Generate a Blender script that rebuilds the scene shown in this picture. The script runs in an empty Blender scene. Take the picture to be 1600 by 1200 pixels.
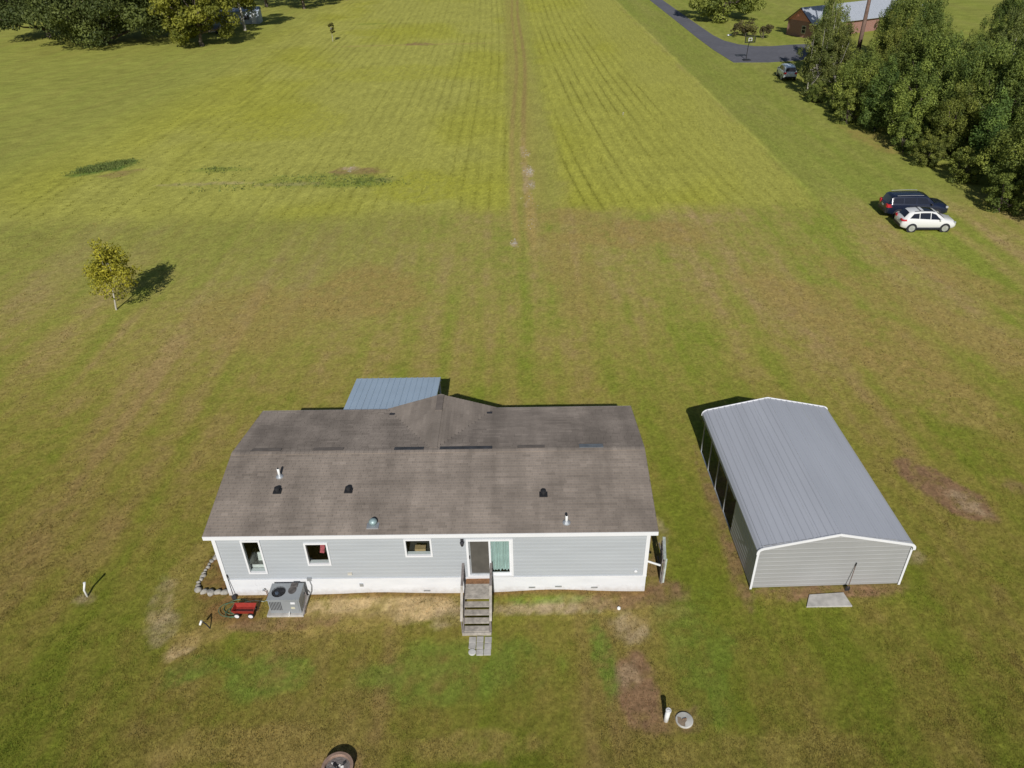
import bpy, bmesh, math, random
import numpy as np
from mathutils import Vector, Matrix

sc = bpy.context.scene
COL = sc.collection
rnd = random.Random(7)
rng = np.random.default_rng(11)

# ------------------------------------------------------------------ camera, sky, sun, exposure
PITCH, ROLL, CAM_H, FPX = 0.5815, -0.0240, 24.807, 1183.79
_f = Vector((0, math.cos(PITCH), -math.sin(PITCH)))
_u = Vector((0, math.sin(PITCH), math.cos(PITCH)))
_r = Vector((1, 0, 0))
RR = math.cos(ROLL) * _r + math.sin(ROLL) * _u
UU = -math.sin(ROLL) * _r + math.cos(ROLL) * _u
cam_data = bpy.data.cameras.new('camera')
cam = bpy.data.objects.new('camera', cam_data)
COL.objects.link(cam)
M4 = Matrix((RR, UU, -_f)).transposed().to_4x4()
M4.translation = (0, 0, CAM_H)
cam.matrix_world = M4
cam_data.sensor_width = 36.0
cam_data.lens = FPX / 1600 * 36.0
cam_data.clip_start = 0.5
cam_data.clip_end = 8000
sc.camera = cam

SUN_AZ, SUN_EL = math.radians(2.0), math.radians(33.8)     # direction the shadows run (from +Y to +X), height
world = bpy.data.worlds.new('World')
sc.world = world
world.use_nodes = True
wn = world.node_tree.nodes
wn.clear()
sky = wn.new('ShaderNodeTexSky')
sky.sky_type = 'NISHITA'
sky.sun_disc = False
sky.sun_elevation = SUN_EL
sky.sun_rotation = math.pi + SUN_AZ
sky.air_density = 1.0
sky.dust_density = 0.6
bg = wn.new('ShaderNodeBackground')
bg.inputs['Strength'].default_value = 0.05
wo = wn.new('ShaderNodeOutputWorld')
world.node_tree.links.new(sky.outputs[0], bg.inputs['Color'])
world.node_tree.links.new(bg.outputs[0], wo.inputs['Surface'])

sun_data = bpy.data.lights.new('sun', 'SUN')
sun_data.energy = 4.1
sun_data.angle = math.radians(0.5)
sun_data.color = (1.0, 0.97, 0.93)
sun = bpy.data.objects.new('sun', sun_data)
COL.objects.link(sun)
sd = Vector((math.sin(SUN_AZ) * math.cos(SUN_EL), math.cos(SUN_AZ) * math.cos(SUN_EL), -math.sin(SUN_EL)))
sun.rotation_euler = sd.to_track_quat('-Z', 'Y').to_euler()
sun.location = (0, -40, 60)

sc.view_settings.view_transform = 'Standard'
sc.view_settings.look = 'None'
sc.view_settings.exposure = 0.0
sc.view_settings.gamma = 1.0
sc.view_settings.use_curve_mapping = False
sc.cycles.max_bounces = 6
sc.cycles.transparent_max_bounces = 8

# ------------------------------------------------------------------ helpers
def lin(r, g, b):
    f = lambda c: (c / 255 / 12.92) if c / 255 <= 0.04045 else ((c / 255 + 0.055) / 1.055) ** 2.4
    return (f(r), f(g), f(b), 1)

def new_mat(name):
    m = bpy.data.materials.new(name)
    m.use_nodes = True
    nt = m.node_tree
    b = nt.nodes['Principled BSDF']
    return m, nt, b

def mat(name, col, rough=0.6, metal=0.0, var=0.12, scale=3.0, bump=0.0, bscale=40.0, spec=0.4, stretch=None, var2=0.0, scale2=0.4):
    """plain surface with a procedural variation of its own colour"""
    m, nt, b = new_mat(name)
    N, L = nt.nodes, nt.links
    tc = N.new('ShaderNodeTexCoord')
    src = tc.outputs['Object']
    if stretch:
        mp = N.new('ShaderNodeMapping'); mp.inputs['Scale'].default_value = stretch
        L.new(src, mp.inputs['Vector']); src = mp.outputs[0]
    nz = N.new('ShaderNodeTexNoise'); nz.inputs['Scale'].default_value = scale; nz.inputs['Detail'].default_value = 5
    L.new(src, nz.inputs['Vector'])
    mr = N.new('ShaderNodeMapRange'); mr.inputs['From Min'].default_value = 0.3; mr.inputs['From Max'].default_value = 0.7
    mr.inputs['To Min'].default_value = 1 - var; mr.inputs['To Max'].default_value = 1 + var
    L.new(nz.outputs['Fac'], mr.inputs['Value'])
    val = mr.outputs[0]
    if var2:
        n2 = N.new('ShaderNodeTexNoise'); n2.inputs['Scale'].default_value = scale2; n2.inputs['Detail'].default_value = 3
        L.new(src, n2.inputs['Vector'])
        m2 = N.new('ShaderNodeMapRange'); m2.inputs['From Min'].default_value = 0.3; m2.inputs['From Max'].default_value = 0.7
        m2.inputs['To Min'].default_value = 1 - var2; m2.inputs['To Max'].default_value = 1 + var2
        L.new(n2.outputs['Fac'], m2.inputs['Value'])
        mm = N.new('ShaderNodeMath'); mm.operation = 'MULTIPLY'
        L.new(val, mm.inputs[0]); L.new(m2.outputs[0], mm.inputs[1]); val = mm.outputs[0]
    mx = N.new('ShaderNodeVectorMath'); mx.operation = 'SCALE'
    mx.inputs[0].default_value = col[:3]
    L.new(val, mx.inputs['Scale'])
    L.new(mx.outputs[0], b.inputs['Base Color'])
    b.inputs['Roughness'].default_value = rough
    b.inputs['Metallic'].default_value = metal
    b.inputs['Specular IOR Level'].default_value = spec
    if bump:
        nb = N.new('ShaderNodeTexNoise'); nb.inputs['Scale'].default_value = bscale; nb.inputs['Detail'].default_value = 4
        L.new(src, nb.inputs['Vector'])
        bp = N.new('ShaderNodeBump'); bp.inputs['Strength'].default_value = bump; bp.inputs['Distance'].default_value = 0.02
        L.new(nb.outputs['Fac'], bp.inputs['Height']); L.new(bp.outputs[0], b.inputs['Normal'])
    return m

def attr_mat(name, attr='col', rough=0.8, transl=0.0, objvar=0.0, nscale=0.0, nvar=0.2, spec=0.2, streak=False):
    """colour from a mesh attribute, times procedural noise"""
    m, nt, b = new_mat(name)
    N, L = nt.nodes, nt.links
    at = N.new('ShaderNodeAttribute'); at.attribute_name = attr
    out = at.outputs['Color']
    if nscale:
        g = N.new('ShaderNodeNewGeometry')
        nz = N.new('ShaderNodeTexNoise'); nz.inputs['Scale'].default_value = nscale; nz.inputs['Detail'].default_value = 6; nz.inputs['Roughness'].default_value = 0.7
        L.new(g.outputs['Position'], nz.inputs['Vector'])
        mr = N.new('ShaderNodeMapRange'); mr.inputs['From Min'].default_value = 0.3; mr.inputs['From Max'].default_value = 0.7
        mr.inputs['To Min'].default_value = 1 - nvar; mr.inputs['To Max'].default_value = 1 + nvar
        L.new(nz.outputs['Fac'], mr.inputs['Value'])
        mx = N.new('ShaderNodeVectorMath'); mx.operation = 'SCALE'
        nq = N.new('ShaderNodeTexNoise'); nq.inputs['Scale'].default_value = nscale * 0.35; nq.inputs['Detail'].default_value = 6; nq.inputs['Roughness'].default_value = 0.65
        L.new(g.outputs['Position'], nq.inputs['Vector'])
        mq = N.new('ShaderNodeMapRange'); mq.inputs['From Min'].default_value = 0.3; mq.inputs['From Max'].default_value = 0.7
        mq.inputs['To Min'].default_value = 1 - nvar * .45; mq.inputs['To Max'].default_value = 1 + nvar * .45
        L.new(nq.outputs['Fac'], mq.inputs['Value'])
        mm = N.new('ShaderNodeMath'); mm.operation = 'MULTIPLY'; L.new(mr.outputs[0], mm.inputs[0]); L.new(mq.outputs[0], mm.inputs[1])
        L.new(out, mx.inputs[0]); L.new(mm.outputs[0], mx.inputs['Scale']); out = mx.outputs[0]
    if objvar:
        oi = N.new('ShaderNodeObjectInfo')
        hs = N.new('ShaderNodeHueSaturation')
        mr = N.new('ShaderNodeMapRange'); mr.inputs['To Min'].default_value = 0.5 - objvar * 0.004; mr.inputs['To Max'].default_value = 0.5 + objvar * 0.016
        mv = N.new('ShaderNodeMapRange'); mv.inputs['To Min'].default_value = 1 - objvar * 0.22; mv.inputs['To Max'].default_value = 1 + objvar * 0.3
        ml = N.new('ShaderNodeMath'); ml.operation = 'MULTIPLY'; ml.inputs[1].default_value = 7.31
        fr = N.new('ShaderNodeMath'); fr.operation = 'FRACT'
        L.new(oi.outputs['Random'], mr.inputs['Value']); L.new(oi.outputs['Random'], ml.inputs[0]); L.new(ml.outputs[0], fr.inputs[0]); L.new(fr.outputs[0], mv.inputs['Value'])
        L.new(mr.outputs[0], hs.inputs['Hue']); L.new(mv.outputs[0], hs.inputs['Value']); L.new(out, hs.inputs['Color']); out = hs.outputs[0]
    L.new(out, b.inputs['Base Color'])
    b.inputs['Roughness'].default_value = rough
    b.inputs['Specular IOR Level'].default_value = spec
    if transl:
        tr = N.new('ShaderNodeBsdfTranslucent'); L.new(out, tr.inputs['Color'])
        ms = N.new('ShaderNodeMixShader'); ms.inputs['Fac'].default_value = transl
        L.new(b.outputs[0], ms.inputs[1]); L.new(tr.outputs[0], ms.inputs[2])
        L.new(ms.outputs[0], N['Material Output'].inputs['Surface'])
    return m

def glass_mat(name, tint, refl=0.12, dark=0.0):
    """thin pane: see-through with a sky reflection"""
    m, nt, b = new_mat(name)
    N, L = nt.nodes, nt.links
    tr = N.new('ShaderNodeBsdfTransparent'); tr.inputs['Color'].default_value = tint
    gl = N.new('ShaderNodeBsdfGlossy'); gl.inputs['Roughness'].default_value = 0.02
    lw = N.new('ShaderNodeLayerWeight'); lw.inputs['Blend'].default_value = 0.5
    pw = N.new('ShaderNodeMath'); pw.operation = 'POWER'; pw.inputs[1].default_value = 4.0; L.new(lw.outputs['Facing'], pw.inputs[0])
    fr = N.new('ShaderNodeMath'); fr.operation = 'MULTIPLY_ADD'; fr.inputs[1].default_value = 0.55; fr.inputs[2].default_value = 0.025; L.new(pw.outputs[0], fr.inputs[0])
    ms = N.new('ShaderNodeMixShader')
    L.new(fr.outputs[0], ms.inputs['Fac']); L.new(tr.outputs[0], ms.inputs[1]); L.new(gl.outputs[0], ms.inputs[2])
    L.new(ms.outputs[0], N['Material Output'].inputs['Surface'])
    return m

class MB:
    def __init__(s): s.v = []; s.f = []
    def add(s, vs, fs):
        o = len(s.v); s.v += [tuple(q) for q in vs]; s.f += [tuple(i + o for i in q) for q in fs]; return s
    def box(s, a, b, M=None):
        x0, y0, z0 = a; x1, y1, z1 = b
        vs = [(x0,y0,z0),(x1,y0,z0),(x1,y1,z0),(x0,y1,z0),(x0,y0,z1),(x1,y0,z1),(x1,y1,z1),(x0,y1,z1)]
        if M is not None: vs = [tuple(M @ Vector(q)) for q in vs]
        return s.add(vs, [(0,3,2,1),(4,5,6,7),(0,1,5,4),(1,2,6,5),(2,3,7,6),(3,0,4,7)])
    def bar(s, p, q, w, h, upv=(0,0,1)):
        """rectangular beam from p to q"""
        p, q = Vector(p), Vector(q); d = (q - p).normalized(); side = d.cross(Vector(upv))
        if side.length < 1e-4: side = Vector((1,0,0))
        side.normalize(); up = side.cross(d)
        vs = []
        for c in (p, q):
            for a, b in ((-1,-1),(1,-1),(1,1),(-1,1)): vs.append(c + side * a * w / 2 + up * b * h / 2)
        return s.add(vs, [(0,1,2,3),(7,6,5,4),(0,4,5,1),(1,5,6,2),(2,6,7,3),(3,7,4,0)])
    def tube(s, pts, rad, n=8, cap=True):
        pts = [Vector(p) for p in pts]; rs = rad if isinstance(rad, (list, tuple)) else [rad] * len(pts)
        rings = []; ref = None
        for i, p in enumerate(pts):
            d = (pts[min(i+1, len(pts)-1)] - pts[max(i-1, 0)]).normalized()
            if ref is None: ref = d.orthogonal().normalized()
            a = (ref - d * ref.dot(d)).normalized(); b = d.cross(a); ref = a
            rings.append([p + (a * math.cos(t) + b * math.sin(t)) * rs[i] for t in [2 * math.pi * k / n for k in range(n)]])
        vs = [q for r in rings for q in r]; fs = []
        for i in range(len(pts) - 1):
            for k in range(n): fs.append((i*n+k, i*n+(k+1)%n, (i+1)*n+(k+1)%n, (i+1)*n+k))
        if cap: fs += [tuple(range(n-1, -1, -1)), tuple(range((len(pts)-1)*n, len(pts)*n))]
        return s.add(vs, fs)
    def lathe(s, prof, n=16, M=None):
        """prof: (radius, height) list about z"""
        vs = []; fs = []
        for r, z in prof:
            for k in range(n): t = 2 * math.pi * k / n; vs.append(Vector((r * math.cos(t), r * math.sin(t), z)))
        if M is not None: vs = [M @ q for q in vs]
        for i in range(len(prof) - 1):
            for k in range(n): fs.append((i*n+k, i*n+(k+1)%n, (i+1)*n+(k+1)%n, (i+1)*n+k))
        if prof[0][0] > 1e-4: fs.append(tuple(range(n-1, -1, -1)))
        if prof[-1][0] > 1e-4: fs.append(tuple(range((len(prof)-1)*n, len(prof)*n)))
        return s.add(vs, fs)
    def grid(s, P, nu, nv):
        """P[i][j] grid of points"""
        o = len(s.v); s.v += [tuple(P[i][j]) for i in range(nu) for j in range(nv)]
        s.f += [(o+i*nv+j, o+(i+1)*nv+j, o+(i+1)*nv+j+1, o+i*nv+j+1) for i in range(nu-1) for j in range(nv-1)]
        return s
    def mesh(s, name, m, smooth=False):
        me = bpy.data.meshes.new(name); me.from_pydata(s.v, [], s.f); me.update()
        if m: me.materials.append(m)
        if smooth: me.polygons.foreach_set('use_smooth', [True] * len(me.polygons))
        return me
    def build(s, name, m, parent=None, smooth=False, label=None, bevel=0.0):
        o = bpy.data.objects.new(name, s.mesh(name, m, smooth)); COL.objects.link(o)
        if parent: o.parent = parent
        if label: o['label'] = label
        if bevel:
            md = o.modifiers.new('bevel', 'BEVEL'); md.width = bevel; md.segments = 2; md.limit_method = 'ANGLE'
        return o

def tag(o, label, cat, group=None, kind=None):
    o['label'] = label; o['category'] = cat
    if group: o['group'] = group
    if kind: o['kind'] = kind
    return o

def empty(name, loc, rz=0.0, label=None, cat=None, group=None):
    o = bpy.data.objects.new(name, None); COL.objects.link(o); o.empty_display_size = 0.3
    o.location = loc; o.rotation_euler = (0, 0, rz)
    if label: tag(o, label, cat, group)
    return o

def dup(root, loc, rz, scale=1.0, label=None, group=None):
    r = root.copy(); COL.objects.link(r); r.location = loc; r.rotation_euler = (0, 0, rz)
    r.scale = (scale, scale, scale) if isinstance(scale, (int, float)) else scale
    if label: r['label'] = label
    if group: r['group'] = group
    for ch in list(root.children):
        c = ch.copy(); COL.objects.link(c); c.parent = r
        for g in list(ch.children):
            d = g.copy(); COL.objects.link(d); d.parent = c
    return r

def np_mesh(name, V, F, m, col=None, nper=3, attr='col'):
    """big mesh from arrays; all faces have nper corners; col: per-vertex rgb"""
    me = bpy.data.meshes.new(name)
    nv, nf = len(V), len(F)
    me.vertices.add(nv); me.vertices.foreach_set('co', V.astype(np.float32).ravel())
    me.loops.add(nf * nper); me.loops.foreach_set('vertex_index', F.astype(np.int32).ravel())
    me.polygons.add(nf)
    me.polygons.foreach_set('loop_start', np.arange(0, nf * nper, nper, dtype=np.int32))
    me.polygons.foreach_set('loop_total', np.full(nf, nper, dtype=np.int32))
    me.update(calc_edges=True)
    if col is not None:
        a = me.attributes.new(attr, 'FLOAT_COLOR', 'POINT')
        c4 = np.ones((nv, 4), np.float32); c4[:, :3] = col
        a.data.foreach_set('color', c4.ravel())
    me.materials.append(m)
    me.validate()
    return me

# numpy value noise
def vnoise(x, y, seed=0):
    xi = np.floor(x).astype(np.int64); yi = np.floor(y).astype(np.int64)
    fx = x - xi; fy = y - yi
    fx = fx * fx * fx * (fx * (fx * 6 - 15) + 10); fy = fy * fy * fy * (fy * (fy * 6 - 15) + 10)
    def h(a, b):
        n = (a * 374761393 + b * 668265263 + seed * 974634777) & 0xffffffff
        n = ((n ^ (n >> 13)) * 1274126177) & 0xffffffff
        n = ((n ^ (n >> 16)) * 2246822519) & 0xffffffff
        return ((n ^ (n >> 15)) & 0xffffff) / float(0xffffff)
    return (h(xi, yi) * (1 - fx) + h(xi + 1, yi) * fx) * (1 - fy) + (h(xi, yi + 1) * (1 - fx) + h(xi + 1, yi + 1) * fx) * fy

def fbm(x, y, seed=0, oct=4, gain=0.55):
    s = 0; a = 1; t = 0
    for i in range(oct):
        s = s + a * vnoise(x, y, seed + i * 17); t += a; a *= gain
        x, y = x * 1.83 + y * 0.71 + 5.2, y * 1.83 - x * 0.71 + 1.3
    return s / t

def sstep(a, b, x):
    t = np.clip((x - a) / (b - a), 0, 1); return t * t * (3 - 2 * t)

# house and carport frames (ground point of the front left corner, turn)
HA, HX, HY = -0.0178, -12.1056, 22.0496
CA, CX, CY = 0.0085, 9.7913, 21.7233
def HW(u, v, z=0.0): return (HX + u * math.cos(HA) - v * math.sin(HA), HY + u * math.sin(HA) + v * math.cos(HA), z)
def CW(u, v, z=0.0): return (CX + u * math.cos(CA) - v * math.sin(CA), CY + u * math.sin(CA) + v * math.cos(CA), z)

# ------------------------------------------------------------------ ground
A3 = lambda *c: np.array(c, dtype=float)
def alb(r, g, b):            # real surface colour that shows as this sRGB in the sun
    return np.array(lin(r, g, b)[:3]) / 0.74
C_GREEN, C_OLIVE, C_BROWN = alb(113, 119, 42), alb(129, 121, 56), alb(138, 119, 70)
C_DEEP, C_YEL, C_FIELD = alb(96, 112, 44), alb(141, 140, 54), alb(145, 143, 70)
C_FIELD2, C_SAND, C_DIRT, C_PALE = alb(134, 140, 64), alb(160, 139, 101), alb(120, 95, 70), alb(152, 134, 106)
C_TRACK, C_MULCH = alb(146, 128, 76), alb(112, 86, 54)

# bare patches: cx, cy, rx, ry, turn, colour, strength
def hp(u, v): q = HW(u, v); return q[0], q[1]
def cp(u, v): q = CW(u, v); return q[0], q[1]
PATCH = []
def patch(c, rx, ry, ang, col, k=1.0): PATCH.append((c[0], c[1], rx, ry, ang, col, k))
patch(hp(6.2, -0.75), 2.9, 0.52, 0.0, C_SAND, 1.0); patch(hp(8.2, -0.85), 1.5, 0.62, 0.1, C_SAND, 1.0)
patch(hp(4.4, -0.8), 1.3, 0.5, 0.0, C_SAND, 0.7); patch(hp(9.3, -1.25), 0.8, 0.5, 0.4, C_PALE, 0.6)
patch(hp(4.6, -1.6), 2.6, 0.6, 0.05, C_BROWN, 0.7); patch(hp(0.5, -0.9), 1.4, 0.9, 0.0, C_MULCH, 0.9)
patch(hp(-0.75, 1.2), 0.95, 1.9, 0.0, C_MULCH, 1.0); patch(hp(-2.4, 1.0), 0.7, 2.6, -0.1, C_BROWN, 0.55)
patch(hp(-2.7, -0.6), 0.5, 1.6, 0.2, C_PALE, 0.42); patch(hp(-1.1, -2.7), 0.75, 0.4, 0.8, C_SAND, 0.9)
patch(hp(-0.4, -2.1), 1.4, 0.5, 0.3, C_BROWN, 0.8); patch(hp(-2.2, -1.7), 0.6, 0.8, 0.0, C_PALE, 0.5)
patch(hp(2.6, -1.55), 2.2, 0.35, 0.05, C_DIRT, 0.7); patch(hp(12.8, -0.9), 1.9, 0.32, 0.0, C_PALE, 0.7)
patch(hp(14.6, -0.75), 1.6, 0.4, 0.0, C_PALE, 0.8); patch(hp(16.2, -0.55), 1.5, 0.5, 0.0, C_DIRT, 0.8)
patch(hp(18.2, -0.2), 1.1, 0.8, 0.2, C_DIRT, 0.9); patch(hp(18.0, 1.6), 0.5, 2.6, 0.0, C_DIRT, 0.7)
patch(hp(16.7, -1.9), 0.75, 0.85, 0.1, C_PALE, 0.75); patch(hp(17.9, -1.3), 1.2, 0.45, 0.2, C_BROWN, 0.7)
patch(hp(18.6, 3.4), 0.4, 0.9, 0.0, C_PALE, 0.5)
patch((2.25, 84.2), .4, 1.2, 0, C_TRACK, .9); patch((2.35, 77.8), .45, 1.8, 0, C_PALE, .8); patch((2.45, 73.6), .35, 1.6, 0, C_PALE, .7); patch((2.1, 68.5), .4, 4.0, 0, C_TRACK, .9); patch((1.95, 62.0), .4, 4.0, 0, C_TRACK, .9); patch((.45, 59.0), .3, .7, 0, C_PALE, .9)
patch((4.25, 17.05), 0.85, 1.6, 0.05, C_DIRT, 1.0); patch((4.1, 17.7), 0.55, 0.6, 0.0, C_PALE, 0.45)
patch((5.35, 15.75), 1.15, 0.5, 0.1, C_DIRT, 0.75); patch((-6.2, 14.3), 1.0, 0.75, 0, C_DIRT, 0.7)
patch(cp(2.7, -0.35), 2.9, 0.36, 0.0, C_DIRT, 0.95); patch(cp(-0.3, 1.2), 0.35, 2.4, 0.0, C_DIRT, 0.7)
patch(cp(-0.2, 6.0), 0.3, 3.6, 0.0, C_DIRT, 0.55); patch(cp(5.4, -0.2), 1.3, 0.25, 0.0, C_DIRT, 0.6)
patch((20.75, 27.5), 1.1, 2.5, 0.55, C_DIRT, 1.0); patch((21.3, 26.6), 0.6, 1.0, 0.5, C_PALE, 0.6)
patch((17.2, 23.2), 0.7, 0.4, 0.0, C_PALE, 0.55); patch((24.3, 27.6), 0.5, 0.6, 0.0, C_DIRT, 0.6)
patch(cp(3.1, 4.7), 3.4, 5.2, 0.0, C_DIRT, 0.9)
patch((-18.2, 22.0), 0.5, 0.3, 0.0, C_PALE, 0.6)
# farther out
patch((-15.7, 79.2), 3.0, 1.3, 0.0, C_DIRT, 0.75); patch((-16.6, 80.2), 0.9, 0.7, 0.0, C_PALE, 0.9)
patch((-22.0, 75.6), 3.2, 0.6, 0.0, C_PALE, 0.55); patch((-31.0, 76.3), 5.0, 0.5, 0.02, C_PALE, 0.5); patch((-12.3, 76.2), 1.2, 0.7, 0, C_PALE, 0.6)
patch((-19.0, 76.6), 6.0, 2.0, 0.0, C_DEEP, 0.4); patch((-44.1, 82.6), 3.3, 1.9, 0.6, alb(70, 98, 42), 1.0)
patch((-41.2, 80.4), 2.0, 1.0, 0.5, C_DIRT, 0.6); patch((-31.0, 81.0), 3.0, 0.9, 0, C_DEEP, 0.45); patch((-14.0, 75.6), 4.2, 1.5, 0, C_DEEP, 0.6)
patch((-17.0, 155.6), 17.5, 0.5, -0.02, C_TRACK, 0.7); patch((-16.0, 156.2), 2.6, 1.6, 0, C_DIRT, 0.8)
patch((-29.0, 184.0), 5.0, 0.6, 0, C_DEEP, 0.8); patch((-24.5, 172.0), 8.0, 5.0, 0, C_YEL, 0.8)
patch((-7.5, 73.5), 6.0, 4.8, 0.0, C_YEL, 0.85); patch((-18.0, 130.0), 8.0, 7.0, 0.3, C_YEL, 0.5); patch((-30.0, 100.0), 8.0, 9.0, 0.4, C_YEL, 0.6)
patch((-10.7, 50.7), 4.2, 4.5, 0.5, C_BROWN, 0.75); patch((-17.5, 47.0), 4.0, 6.0, 0.5, C_BROWN, 0.6); patch((11.2, 60.5), 6.0, 3.4, 0.0, C_BROWN, 0.75)
patch((5.0, 53.0), 2.2, 8.0, 0.1, C_BROWN, 0.5); patch((22.0, 45.0), 3.0, 9.0, 0.45, C_BROWN, 0.7); patch((28.0, 46.0), 2.0, 12.0, 0.4, C_BROWN, 0.6)
patch((33.5, 50.0), 1.6, 9.0, 0.4, C_BROWN, 0.6); patch((24.5, 36.0), 2.2, 5.5, 0.5, C_BROWN, 0.7)
patch((41.5, 86.0), 2.0, 6.0, 0.1, C_BROWN, 0.6)
patch((6.0, 64.5), 3.0, 2.2, 0.0, C_BROWN, 0.55)
patch((-2.5, 18.0), 3.4, 1.5, 0.1, C_DEEP, 0.6); patch((6.9, 18.8), 1.5, 3.0, 0.1, C_DEEP, 0.5); patch((3.25, 18.6), 0.4, 2.0, 0.1, C_DEEP, 0.85)
patch(hp(13.3, -0.45), 2.0, 0.3, 0.0, C_DEEP, 0.7); patch((-9.5, 18.0), 1.7, 1.0, 0.3, C_DEEP, 0.7); patch((-12.3, 18.4), 1.3, 0.6, 0.3, C_DEEP, 0.7)
patch((-9.0, 15.2), 4.0, 0.8, 0.0, C_BROWN, 0.6); patch((8.5, 14.6), 4.0, 0.7, 0.0, C_BROWN, 0.4); patch((-1.5, 15.0), 2.4, 0.6, 0.0, C_BROWN, 0.6)

def row_u(x, y):
    left = x < 1.5
    return np.where(left, x + 0.5 * np.sin(y / 31.0), x - 2.6 * np.exp(-np.clip(y - 66, 0, 400) / 24.0) - 0.8 * np.sin(y / 40.0))

def field_masks(x, y):
    wob = (fbm(x * 0.25, y * 0.25, 91, 3) - 0.5)
    start = 66.6 + 1.2 * wob
    lb = -46.5 - 0.0 * x + 3 * wob - 4.5 * sstep(115, 80, y)
    L = sstep(-2.6, 2.6, y - start) * sstep(-10.0, 9.0, x - lb) * sstep(0.7, -0.7, x - (0.2 + wob))
    Rr = sstep(-2.4, 2.2, y - start + 0.3 + 2.5 * (fbm(x * 0.6, y * 0.6, 93, 2) - .5)) * sstep(-0.9, 0.9, x - (5.6 + 1.6 * wob)) * sstep(0.9, -0.9, x - (28.4 + 1.6 * wob))
    return L, Rr

def ground_col(x, y):
    n1 = fbm(x * 0.11 + 3, y * 0.07, 1, 4)
    n2 = fbm(x * 0.50, y * 0.36, 2, 4)
    n3 = fbm(x * 2.4, y * 2.2, 3, 3)
    n4 = fbm(x * 1.15 + 9, y * 0.95, 6, 3)
    wx = x + 0.10 * (y - 40) * np.tanh(x / 30.0) * sstep(60, 30, y) * 0.5
    st = fbm(wx * 0.75, y * 0.030 + 7, 4, 3)                   # mower passes, long and narrow
    st2 = fbm(wx * 0.27 + 2, y * 0.014, 5, 3)
    st3 = fbm(wx * 1.7, y * 0.09, 7, 3)
    g = 0.30 * (n1 - .5) + 0.20 * (n2 - .5) + 0.42 * (st - .5) + 0.46 * (st2 - .5) + 0.22 * (st3 - .5) + 0.20 * (n3 - .5) + 0.20 * (n4 - .5)
    g = g * 4.0 - 0.03
    a = np.clip(g, 0, 1)[:, None]; b = np.clip(-g, 0, 1)[:, None]
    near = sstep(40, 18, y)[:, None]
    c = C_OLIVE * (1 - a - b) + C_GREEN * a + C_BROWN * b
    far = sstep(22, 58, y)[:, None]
    c = c * (0.76 + 0.24 * sstep(12, 46, y)[:, None]) * (1 + 0.15 * far) * (1 + far * np.array([0, 0, .35]))  # grass darkens towards the camera: lens vignette and view angle painted into its colour
    # greener lawns beside the fields
    gl = (sstep(-38, -47, x) * sstep(60, 84, y))[:, None]
    c = c * (1 - gl) + ((.45 * C_FIELD2 + .55 * C_FIELD) * 1.04 * (0.85 + 0.3 * n2[:, None]) + 0.18 * (C_DEEP - C_FIELD2) * (n1[:, None] * 2)) * gl
    gw = (sstep(2, -16, x) * sstep(40, 66, y))[:, None] * 0.72
    c = c * (1 - gw) + (C_FIELD2 * 0.9 * (0.8 + .4 * n4[:, None]) + .22 * (C_BROWN - C_FIELD2) * st3[:, None] * 2) * gw
    gr = (sstep(27, 29.5, x) * sstep(60, 72, y))[:, None]
    c = c * (1 - gr * 0.8) + (C_FIELD2 * 0.86 * (0.88 + 0.24 * n2[:, None]) * (1 - .35 * st[:, None]) + C_DEEP * .32 * st[:, None]) * gr * 0.8
    # strip between the fields
    gm = (sstep(66, 70, y) * sstep(-1.0, 0.2, x) * sstep(6.6, 5.2, x))[:, None] * 0.85
    c = c * (1 - gm) + (C_FIELD * 0.93 * (0.86 + .28 * n2[:, None]) * (1 - .25 * st[:, None]) + C_GREEN * .25 * st[:, None]) * gm
    # hay fields
    L, Rr = field_masks(x, y)
    ru = row_u(x, y)
    ph = ru / 1.35 + 0.18 * (fbm(x * 0.3, y * 0.05, 8, 2) - .5)
    w = np.abs(ph - np.floor(ph) - 0.5) * 2                     # 0 in the middle of a pass, 1 on the line between passes
    keep = sstep(0.35, 0.62, fbm(ru * 0.45, y * 0.045, 12, 3))
    line = sstep(0.70, 0.98, w) * (0.25 + 0.75 * keep)
    lite = sstep(0.35, 0.0, w) * 0.10
    fy = 0.75 * sstep(0.46, 0.74, fbm(x * 0.055, y * 0.035, 21, 4))[:, None]
    cf = C_FIELD * (1 - fy) + C_YEL * fy
    cf = cf * (0.90 + 0.24 * (n2[:, None] - .5) + 0.30 * (n3[:, None] - .5) + 0.1)
    lf = (0.55 + 0.45 * sstep(0.38, 0.62, fbm(x * 0.06, y * 0.02, 61, 3)))[:, None]
    cl = cf * (1 + lite[:, None] * lf) * (1 - 0.20 * line[:, None] * lf) + 0
    cr = (cf * 0.62 + C_YEL * 0.38 * (0.85 + .3 * n2[:, None])) * (1 + lite[:, None])
    hay = np.clip(0.45 + sstep(0.36, 0.56, fbm(x * 0.09 + 4, y * 0.02, 23, 3)), 0, 1)[:, None] * sstep(17.5, 22, x)[:, None]
    cr = cr * (1 - .75 * hay) + C_FIELD * .97 * .75 * hay
    cr = cr * (1 - 0.30 * line[:, None] * (1 - .75 * hay))
    c = c * (1 - L[:, None]) + cl * L[:, None]
    c = c * (1 - Rr[:, None]) + cr * Rr[:, None]
    # line where the mower turned along the field's right edge and its near edge
    e = np.exp(-((x - 28.6) / 0.22) ** 2) * sstep(66, 70, y)
    c = c * (1 + 0.22 * e[:, None])
    # wheel track up the middle
    tx = 1.6 + 1.5 * sstep(70, 190, y) + 0.35 * np.sin(y / 17.0)
    fade = sstep(52, 64, y)
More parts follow.
